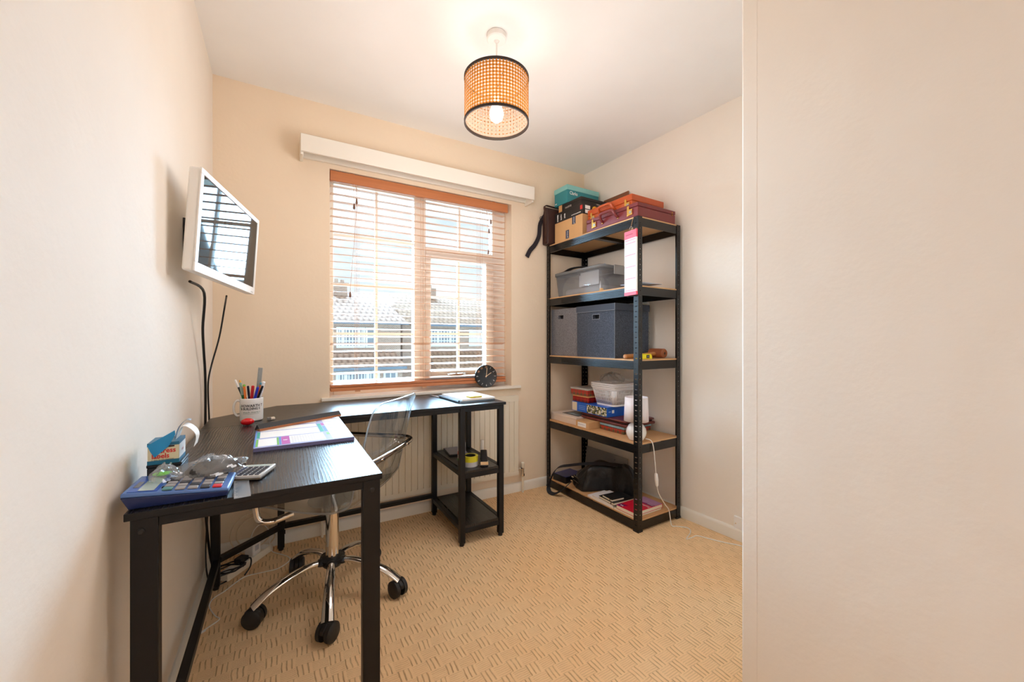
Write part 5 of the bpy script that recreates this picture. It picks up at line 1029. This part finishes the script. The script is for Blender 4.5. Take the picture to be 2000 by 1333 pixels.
for k in range(6): uv(0.775, 0.995, 0.02 + 0.16 * k, 0.165 + 0.16 * k, b)
b.build('white_panels', PAPER, t_)
for nm, c, rects in (('green_strips', (120, 190, 80), [(0.018, 0.038, 0.04, 0.30), (0.218, 0.236, 0.03, 0.31), (0.74, 0.77, 0.22, 0.30)]), ('magenta_panels', (190, 88, 170), [(0.262, 0.342, 0.03, 0.32), (0.735, 0.77, 0.64, 0.76)]), ('teal_strips', (60, 170, 150), [(0.018, 0.048, 0.345, 0.60), (0.69, 0.73, 0.36, 0.74), (0.30, 0.325, 0.84, 0.98)]), ('blue_strips', (104, 140, 210), [(0.0, 0.016, 0.02, 0.98), (0.240, 0.258, 0.03, 0.32), (0.735, 0.77, 0.36, 0.60)])):
    for q in rects: b = MB(PT); uv(*q, b, 0.0001); b.build(nm[:-1], mat(nm, c, 0.6), t_)
b = MB(PT)
for k in range(9): uv(0.36, 0.695, 0.06 + 0.028 * k, 0.063 + 0.028 * k, b, 0.0002)
for k in range(12): uv(0.37 + 0.028 * k, 0.372 + 0.028 * k, 0.05, 0.31, b, 0.0002)
b.build('ruled_lines', mat('grey_lines', (200, 200, 204), 0.6), t_)
b = MB(PT); b.marks(axes((px0 + 0.302 * (px1 - px0), py0 + 0.18 * (py1 - py0), 0.0122), (1, 0, 0), (0, 1, 0)), 0.012, 0.016, 2, seed=3); b.build('small_print', INKW, t_)
# triangular scale rule
p0, p1 = Vector((-0.072, 1.735, DZ + 0.0127)), Vector((0.226, 1.905, DZ + 0.0127)); SRT = axes(p0, p1 - p0, (-(p1 - p0).y, (p1 - p0).x, 0)); ln = (p1 - p0).length
t_ = thing('scale_rule', 'black and brown triangular scale rule lying across the desk planner', 'ruler', SRT)
b = MB(SRT); pts = [(0.0125, 0.0), (0.016, 0.0), (0.003, 0.022), (-0.010, 0.008)]
a_ = b.vs([(0, y, z) for y, z in [(-0.003, 0.0075), (0.017, 0.0), (0.019, 0.004), (0.003, 0.023), (-0.013, 0.0085)]]); c_ = b.vs([(ln, y, z) for y, z in [(-0.003, 0.0075), (0.017, 0.0), (0.019, 0.004), (0.003, 0.023), (-0.013, 0.0085)]]); b.ring([a_, c_]); b.build('black_edges', NBK, t_)
b = MB(SRT); a_ = b.vs([(0.0005, y, z) for y, z in [(-0.014, 0.0), (0.016, 0.0), (-0.003, 0.0073), (-0.0135, 0.0083)]]); c_ = b.vs([(ln - 0.0005, y, z) for y, z in [(-0.014, 0.0), (0.016, 0.0), (-0.003, 0.0073), (-0.0135, 0.0083)]]); b.ring([a_, c_]); b.build('wooden_face', wood_mat('rule_wood', (140, 82, 44), (176, 108, 62), (8, 90, 90)), t_)
b = MB(SRT); nv = Vector((0, -0.0145, 0.016)).normalized()
for k in range(30): b.box(0.008 + 0.0112 * k, 0.0088 + 0.0112 * k, -0.0115, -0.0068, 0.0100, 0.0102, T=Matrix.Translation((0, -0.0005, 0.0005)))
b.build('graduations', mat('dim_white_ink', (150, 150, 150), 0.5), t_)
# mug with pens
mx_, my_ = -0.107, 2.062; mr, mh = 0.0435, 0.098
t_ = thing('mug', 'white printed mug holding pens on the desk corner', 'mug', (mx_, my_, DZ))
b = MB(); b.lathe([(0.038, DZ), (0.042, DZ + 0.003), (mr, DZ + 0.008), (mr, DZ + mh - 0.002), (mr - 0.002, DZ + mh), (mr - 0.004, DZ + mh - 0.002), (mr - 0.004, DZ + 0.008), (0.001, DZ + 0.006)], (mx_, my_, 0), 48); b.build('cup', CER, t_)
va = math.atan2(-my_, -mx_); hd = va - R(98)
b = MB(); c_, s_ = math.cos(hd), math.sin(hd); b.tube(catmull([(mx_ + c_ * r_, my_ + s_ * r_, DZ + z_) for r_, z_ in ((mr - 0.001, 0.085), (mr + 0.010, 0.088), (mr + 0.020, 0.07), (mr + 0.020, 0.042), (mr + 0.010, 0.024), (mr - 0.001, 0.024))], 5), 0.005, 10, ry=0.0045); b.build('handle', CER, t_)
def onmug(s, size, ang, z, mt, nm, sx=1.0, sl=0.0, bold=0.0):
    b = MB(); b.text(s, size, Matrix(), warp=lambda c: (mx_ + (mr + 0.0004) * math.cos(va + ang + c.x / mr), my_ + (mr + 0.0004) * math.sin(va + ang + c.x / mr), DZ + z + c.y + sl * c.x), sx=sx, align='LEFT', bold=bold); b.build(nm, mt, t_, angle=80)
st = R(-58)
onmug('HOWARTH T', 0.0155, st, 0.067, INKK, 'lettering', 0.95, bold=0.0004); onmug('& BUILDING S', 0.0135, st, 0.0545, INKK, 'lettering', 0.92, bold=0.0004); onmug('much more t', 0.0115, st + R(14), 0.040, PK('green_ink', 60, 110, 90), 'handwriting', 1.1)
b = MB(); b.tube([(mx_ + (mr + 0.0003) * math.cos(va + st + R(12 + 5 * k)), my_ + (mr + 0.0003) * math.sin(va + st + R(12 + 5 * k)), DZ + 0.033) for k in range(18)], 0.0004, 4); b.build('green_underline', PK('green_ink', 60, 110, 90), t_)
onmug('I', 0.018, st - R(9), 0.06, PK('green_logo', 40, 150, 110), 'green_logo', 1.6)
rv = Vector((-math.sin(va), math.cos(va), 0)) * -1; rv = Vector((math.cos(R(30.2)), -math.sin(R(30.2)), 0)); fv = Vector((math.sin(R(30.2)), math.cos(R(30.2)), 0)); mc_ = Vector((mx_, my_, DZ))
def inmug(label, a0, a1, f0, f1, h_, r, mb, mc, cap=0.28, name='pen'):
    return pen(label, tuple(mc_ + rv * a0 + fv * f0 + Vector((0, 0, 0.012))), tuple(mc_ + rv * a1 + fv * f1 + Vector((0, 0, h_))), r, mb, mc, cap, name, 'pens and pencils in the mug')
GRN = PK('green_barrel', 20, 110, 60); ORA = PK('orange_barrel', 232, 120, 34); BLU = PK('blue_cap', 24, 50, 190); RED = PK('red_cap', 196, 16, 28)
inmug('black pen with white top leaning far left in the mug', 0.0, -0.066, 0.0, -0.008, 0.176, 0.004, NBK, INKW, 0.2)
inmug('black pen with amber top second from the left in the mug', -0.006, -0.052, 0.012, 0.0, 0.174, 0.0038, NBK, PK('amber_top', 230, 170, 60), 0.22)
inmug('green pen with silver green clip in the mug', -0.012, -0.034, -0.014, -0.022, 0.165, 0.0052, GRN, PK('silver_green', 150, 176, 160), 0.35)
inmug('orange pencil with lime end standing upright in the mug', -0.006, -0.016, -0.020, -0.025, 0.158, 0.0045, ORA, PK('lime_end', 120, 180, 60), 0.06, 'pencil')
inmug('navy pen beside the orange pencil in the mug', 0.0, -0.008, -0.004, -0.012, 0.150, 0.0042, PK('navy_barrel', 24, 30, 60), PK('navy_cap', 20, 26, 54))
inmug('red capped pen leaning right in the mug', 0.0, 0.020, -0.012, -0.022, 0.152, 0.0056, PK('grey_barrel', 90, 96, 100), RED, 0.45)
inmug('white marker with blue end leaning right in the mug', 0.006, 0.046, 0.012, 0.012, 0.166, 0.0062, PK('white_barrel', 230, 230, 230), PK('white_cap', 236, 238, 242), 0.3)
inmug('orange pencil with blue end leaning right in the mug', 0.002, 0.030, 0.014, 0.016, 0.162, 0.0042, ORA, PK('sky_end', 90, 170, 200), 0.07, 'pencil')
inmug('blue capped pen leaning right in the mug', 0.0, 0.040, -0.014, -0.020, 0.146, 0.0052, PK('clear_barrel', 190, 200, 210), BLU, 0.5)
inmug('dark navy pen leaning furthest right in the mug', -0.004, 0.056, -0.004, -0.012, 0.150, 0.004, PK('navy_barrel', 24, 30, 60), PK('ink_black', 18, 20, 30), 0.4)
RL = axes(mc_ + rv * 0.006 + fv * 0.018 + Vector((0, 0, 0.012)), rv + Vector((0, 0, -0.10)), Vector((0, 0, 1)) + rv * 0.10)
t_ = thing('ruler', 'short steel rule standing tall among the pens in the mug', 'ruler', RL)
b = MB(RL); b.box(-0.0095, 0.0095, 0, 0.215, -0.0005, 0.0005); b.build('blade', mat('steel_rule', (170, 178, 182), 0.35, 0.6), t_)
b = MB(RL)
for k in range(36): b.box(-0.0094, -0.0094 + (0.007 if k % 5 == 0 else 0.004), 0.03 + 0.005 * k, 0.0306 + 0.005 * k, 0.0006, 0.0008)
b.build('graduations', INKK, t_)
# sharpener, eraser
b = MB(); b.sphere((-0.115, 1.945, DZ + 0.0145), 0.024, 20, sc=(1.0, 0.62, 0.6)); t_ = tag(b.build('sharpener', mat('red_translucent', (214, 10, 22), 0.1, coat=0.5)), 'glossy red rounded sharpener in front of the mug', 'sharpener')
b = MB(frame((-0.034, 2.03, DZ), 15)); b.box(-0.014, 0.014, -0.009, 0.009, 0, 0.011); t_ = tag(b.build('eraser', PK('eraser_white', 226, 214, 196), bevel=0.003, seg=3), 'small white eraser with grey sleeve right of the mug', 'eraser')
b = MB(frame((-0.034, 2.03, DZ), 15)); b.box(-0.0143, -0.002, -0.0093, 0.0093, -0.0001 + 0.0002, 0.0113); b.build('grey_sleeve', PK('sleeve_grey', 120, 116, 112), t_)
# notebook and paper on the right end of the desk
NT = frame((0.965, 2.20, DZ), 4); t_ = thing('notebook', 'grey blue ring notebook under white paper on the window end of desk', 'notebook', NT)
b = MB(NT); b.box(-0.115, 0.105, -0.15, 0.15, 0, 0.009); b.build('pages', PK('blue_grey_pages', 116, 134, 150), t_)
b = MB(NT); b.tube([(-0.118, -0.135, 0.008), (-0.118, 0.135, 0.008)], 0.006, 10); b.build('wire_spine', PK('slate_wire', 70, 84, 100), t_)
b = MB(NT @ frame((0.006, -0.004, 0.0095), -2)); b.box(-0.105, 0.105, -0.148, 0.148, 0, 0.009); tag(b.build('paper_stack', PAPER), 'stack of white paper on the ring notebook by the window', 'papers')
YN = mat('sticky_yellow', (232, 214, 40), 0.6); YD = mat('sticky_olive', (176, 156, 20), 0.6)
b = MB(NT @ frame((-0.005, -0.105, 0.0188), 2)); b.box(-0.038, 0.038, -0.022, 0.026, 0, 0.007); t_ = tag(b.build('sticky_notes', YD), 'small yellow sticky note pad on the white paper by the window', 'sticky notes')
b = MB(NT @ frame((-0.005, -0.105, 0.0188), 2)); b.box(-0.04, 0.04, -0.024, 0.03, 0.0071, 0.0075); b.build('top_note', YN, t_)
pen('slim silver pen lying at the spine end of the ring notebook', (0.828, 2.30, DZ + 0.0042), (0.815, 2.42, DZ + 0.0042), 0.0036, PK('silver_barrel', 190, 196, 202), PK('silver_cap2', 150, 160, 170), 0.3)
# ---- desk end shelf
zs = 0.4006
PDT = frame((0.955, 2.345, zs), -8); t_ = thing('tablet', 'flat grey tablet in a dark sleeve on the upper end shelf of the desk', 'tablet', PDT)
b = MB(PDT); b.box(-0.06, 0.06, -0.085, 0.085, 0, 0.009); b.build('sleeve', PK('dark_grey_sleeve', 70, 70, 76), t_, bevel=0.003)
b = MB(PDT); b.box(-0.056, 0.056, -0.081, 0.081, 0.0092, 0.0115); b.build('pale_face', PK('pale_lilac', 176, 168, 178), t_, bevel=0.001)
t_ = thing('glue_stick', 'white and red glue stick with green base behind the end shelf leg', 'glue stick', (0.882, 2.105, zs))
b = MB(); b.lathe([(0.011, zs), (0.011, zs + 0.022)], (0.882, 2.105, 0), 18); b.build('dial', DARK, t_)
b = MB(); b.lathe([(0.0122, zs + 0.0222), (0.0122, zs + 0.034)], (0.882, 2.105, 0), 18); b.build('green_band', PK('glue_green', 20, 150, 60), t_)
b = MB(); b.lathe([(0.012, zs + 0.0342), (0.012, zs + 0.088)], (0.882, 2.105, 0), 18); b.build('tube', PK('glue_white', 236, 228, 222), t_)
b = MB(); b.lathe([(0.0123, zs + 0.055), (0.0123, zs + 0.075)], (0.882, 2.105, 0), 18, caps=False); b.build('red_label', PK('glue_pink', 222, 120, 110), t_)
b = MB(); b.lathe([(0.0125, zs + 0.0882), (0.0125, zs + 0.132), (0.009, zs + 0.135)], (0.882, 2.105, 0), 18); b.build('cap', PK('glue_cap', 226, 224, 222), t_)
t_ = thing('correction_bottle', 'small white bottle with pale label behind the tape roll', 'bottle', (0.935, 2.175, zs))
b = MB(); b.lathe([(0.012, zs), (0.013, zs + 0.003), (0.013, zs + 0.10), (0.011, zs + 0.103)], (0.935, 2.175, 0), 20); b.build('body', INKW, t_)
b = MB(); b.lathe([(0.0132, zs + 0.02), (0.0132, zs + 0.085)], (0.935, 2.175, 0), 20, caps=False); b.build('label', PK('pale_label', 206, 200, 206), t_)
t_ = thing('tape_roll', 'fat roll of tape with yellow stripe over a silver roll', 'tape', (0.925, 2.055, zs))
for z0, z1, m, nm in ((0, 0.026, PK('tape_silver', 190, 186, 186), 'silver_roll'), (0.0262, 0.056, PK('tape_yellow2', 208, 196, 40), 'yellow_roll')):
    b = MB(); b.lathe([(0.030, zs + z0), (0.043, zs + z0), (0.043, zs + z1), (0.030, zs + z1), (0.030, zs + z0)], (0.925, 2.055, 0), 36, caps=False); b.build(nm, m, t_)
b = MB(); b.lathe([(0.0296, zs + 0.0005), (0.0296, zs + 0.056)], (0.925, 2.055, 0), 36, caps=False); b.build('core', NBK, t_)
STT = frame((1.005, 2.045, zs), 66) @ Matrix.Diagonal((1.15, 1.7, 1.2, 1)); t_ = thing('stapler', 'black and chrome stapler on the upper end shelf of the desk', 'stapler', STT)
b = MB(STT); b.box(-0.055, 0.055, -0.013, 0.013, 0, 0.008); b.build('base', DARK, t_, bevel=0.003)
b = MB(STT); b.hexa([(-0.052, -0.012, 0.016), (0.045, -0.012, 0.03), (-0.052, 0.012, 0.016), (0.045, 0.012, 0.03), (-0.050, -0.010, 0.024), (0.045, -0.011, 0.055), (-0.050, 0.010, 0.024), (0.045, 0.011, 0.055)]); b.box(0.03, 0.05, -0.012, 0.012, 0.0082, 0.034); b.build('arm', DARK, t_, bevel=0.003)
b = MB(STT); b.box(-0.054, -0.046, -0.0125, 0.0125, 0.009, 0.0235); b.build('chrome_nose', CHROME, t_)
t_ = thing('candle_stub', 'white plastic tube standing on the stapler end of the shelf', 'tube', (1.035, 2.13, zs))
b = MB(); b.lathe([(0.012, zs), (0.011, zs + 0.05), (0.0105, zs + 0.11), (0.009, zs + 0.113)], (1.035, 2.13, 0), 18); b.build('tube_body', PLASW, t_)
b = MB(); 
b.lathe([(0.0125, zs + 0.02), (0.0122, zs + 0.035)], (1.035, 2.13, 0), 18, caps=False); b.build('grey_band', PK('tube_grey', 150, 150, 150), t_)
# ---- clock on the window sill
sz = 0.777 + 0.0006
KT_ = axes((1.238, 2.485, sz + 0.0775), (0.985, -0.17, 0), (0, 0.08, 1)); t_ = thing('clock', 'round black clock with copper numerals leaning on the window sill', 'clock', KT_)
b = MB(KT_); b.lathe([(0.001, -0.014), (0.076, -0.014), (0.0785, -0.011), (0.0785, 0.002), (0.076, 0.004), (0.073, 0.0025), (0.001, 0.0025)], (0, 0, 0), 56); b.build('case', mat('clock_black', (20, 20, 22), 0.35), t_)
COP = mat('copper_numeral', (226, 160, 110), 0.4, 0.3); PALN = mat('pale_numeral', (206, 202, 200), 0.5)
for k in range(1, 13):
    a = math.pi / 2 - 2 * math.pi * k / 12; rot = a - math.pi / 2
    if 3 < k < 9: rot += math.pi
    T = KT_ @ Matrix.Translation((0.063 * math.cos(a), 0.063 * math.sin(a), 0.0027)) @ Matrix.Rotation(rot, 4, 'Z')
    b = MB(T); b.text(str(k), 0.021, Matrix(), sx=0.8); b.build('numeral', COP if k in (10, 11, 12) else PALN, t_)
for ang, ln_, w_, nm in ((83, 0.056, 0.0016, 'minute_hand'), (33, 0.044, 0.0019, 'hour_hand')):
    T = KT_ @ Matrix.Rotation(R(ang), 4, 'Z'); b = MB(T); b.box(-0.008, ln_, -w_, w_, 0.004, 0.0048); b.build(nm, mat('rose_gold', (222, 186, 150), 0.3, 0.8), t_)
b = MB(KT_); b.cyl((0, 0, 0.003), (0, 0, 0.006), 0.0045, n=16); b.build('centre_cap', mat('rose_gold', (222, 186, 150), 0.3, 0.8), t_)
b = MB(KT_); b.box(-0.016, 0.016, 0.016, 0.0165, 0.003, 0.0033); b.box(-0.008, 0.008, -0.0165, -0.016, 0.003, 0.0033); b.build('dial_print', PK('clock_grey', 110, 110, 112), t_)
# ------------------------------------------------------------------ under the desk
SP = axes((-0.14, 2.345, 0.0006), (0.62, 0.785, 0), (-0.785, 0.62, 0)); t_ = thing('power_strip', 'white power strip lying diagonally under the corner of the desk', 'power strip', SP)
b = MB(SP); b.box(-0.14, 0.14, -0.028, 0.028, 0, 0.034); b.build('casing', CABW and mat('cream_plastic', (236, 226, 206), 0.4), t_, bevel=0.005, seg=3)
for k in range(4):
    b = MB(SP); x = -0.105 + 0.07 * k; b.box(x - 0.022, x + 0.022, -0.020, 0.020, 0.0342, 0.0352); b.build('outlet', PLASW, t_)
AT = SP @ frame((0.035, 0.0, 0.036)); t_ = thing('plug_adapter', 'white plug adapter standing in the power strip', 'adapter', AT)
b = MB(AT); b.box(-0.026, 0.026, -0.023, 0.023, 0, 0.06); b.build('body', PLASW, t_, bevel=0.004)
b = MB(AT); b.box(-0.012, 0.012, -0.0235, -0.0231, 0.02, 0.045); b.build('rating_label', PK('label_grey', 190, 190, 196), t_)
AT = SP @ frame((-0.035, 0.0, 0.036)); t_ = thing('plug', 'black plug in the near socket of the power strip', 'plug', AT)
b = MB(AT); b.box(-0.024, 0.024, -0.022, 0.022, 0, 0.022); b.build('body', DARK, t_, bevel=0.006)
b = MB(AT); b.tube(catmull([(0, -0.02, 0.012), (0.0, -0.05, 0.02), (-0.03, -0.075, 0.0), (-0.07, -0.08, -0.02)], 5), 0.0032, 8); b.build('lead', CABB, t_)
b = MB()
cc = Vector((-0.205, 2.235, 0.038)); P = []
for k in range(66):
    a = 2 * math.pi * k / 22; P.append((cc.x + (0.055 + 0.012 * math.sin(k * 0.9)) * math.cos(a), cc.y + (0.03 + 0.006 * math.cos(k * 1.3)) * math.sin(a), 0.046 + 0.0003 * k + 0.006 * math.sin(a + 0.5)))
b.tube(P, 0.0033, 7); tag(b.build('cable', CABB), 'bundled black cable coiled on the near end of the power strip', 'cable')
b = MB(); P = []
for k in range(73):
    a = 2 * math.pi * k / 36; r_ = 0.100 - 0.026 * (k // 36) - 0.0; P.append((-0.118 + r_ * math.cos(a), 2.455 + 0.012 * math.sin(a) + 0.01 * (k / 72), 0.1045 + r_ * math.sin(a)))
b.tube(catmull(P[::2], 3), 0.0034, 8); tag(b.build('cable', mat('cream_cable', (222, 204, 176), 0.5)), 'cream cable looped in a tall ring against the wall under the desk', 'cable')
b = MB(); b.tube(catmull([(-0.135, 2.352, 0.085), (-0.115, 2.36, 0.155), (-0.08, 2.37, 0.175), (-0.05, 2.38, 0.13), (-0.045, 2.40, 0.05), (-0.035, 2.415, 0.006), (0.0, 2.37, 0.0036), (0.035, 2.32, 0.0034), (0.04, 2.275, 0.0034), (-0.01, 2.225, 0.0034), (-0.07, 2.225, 0.0034), (-0.138, 2.226, 0.0034), (-0.175, 2.19, 0.0034), (-0.211, 2.14, 0.0034), (-0.245, 2.105, 0.0034), (-0.253, 2.05, 0.0034), (-0.225, 1.97, 0.0034), (-0.207, 1.935, 0.0034), (-0.235, 1.905, 0.0034), (-0.255, 1.885, 0.0034)], 6), 0.0023, 8)
t_ = tag(b.build('cable', CABW), 'thin white charging cable snaking over the carpet under the desk', 'cable')
b = MB(frame((-0.245, 1.888, 0.002), 35)); b.box(-0.016, 0.0, -0.0045, 0.0045, 0, 0.004); b.build('connector', PLASW, t_)
b = MB(); b.tube(catmull([(-0.268, 2.12, 0.35), (-0.275, 2.13, 0.2), (-0.27, 2.13, 0.10), (-0.255, 2.15, 0.03), (-0.235, 2.2085, 0.0046), (-0.21, 2.225, 0.0046)], 5), 0.0030, 8); tag(b.build('cable', CABB), 'loose black cable dropping down the wall behind the left desk leg', 'cable')
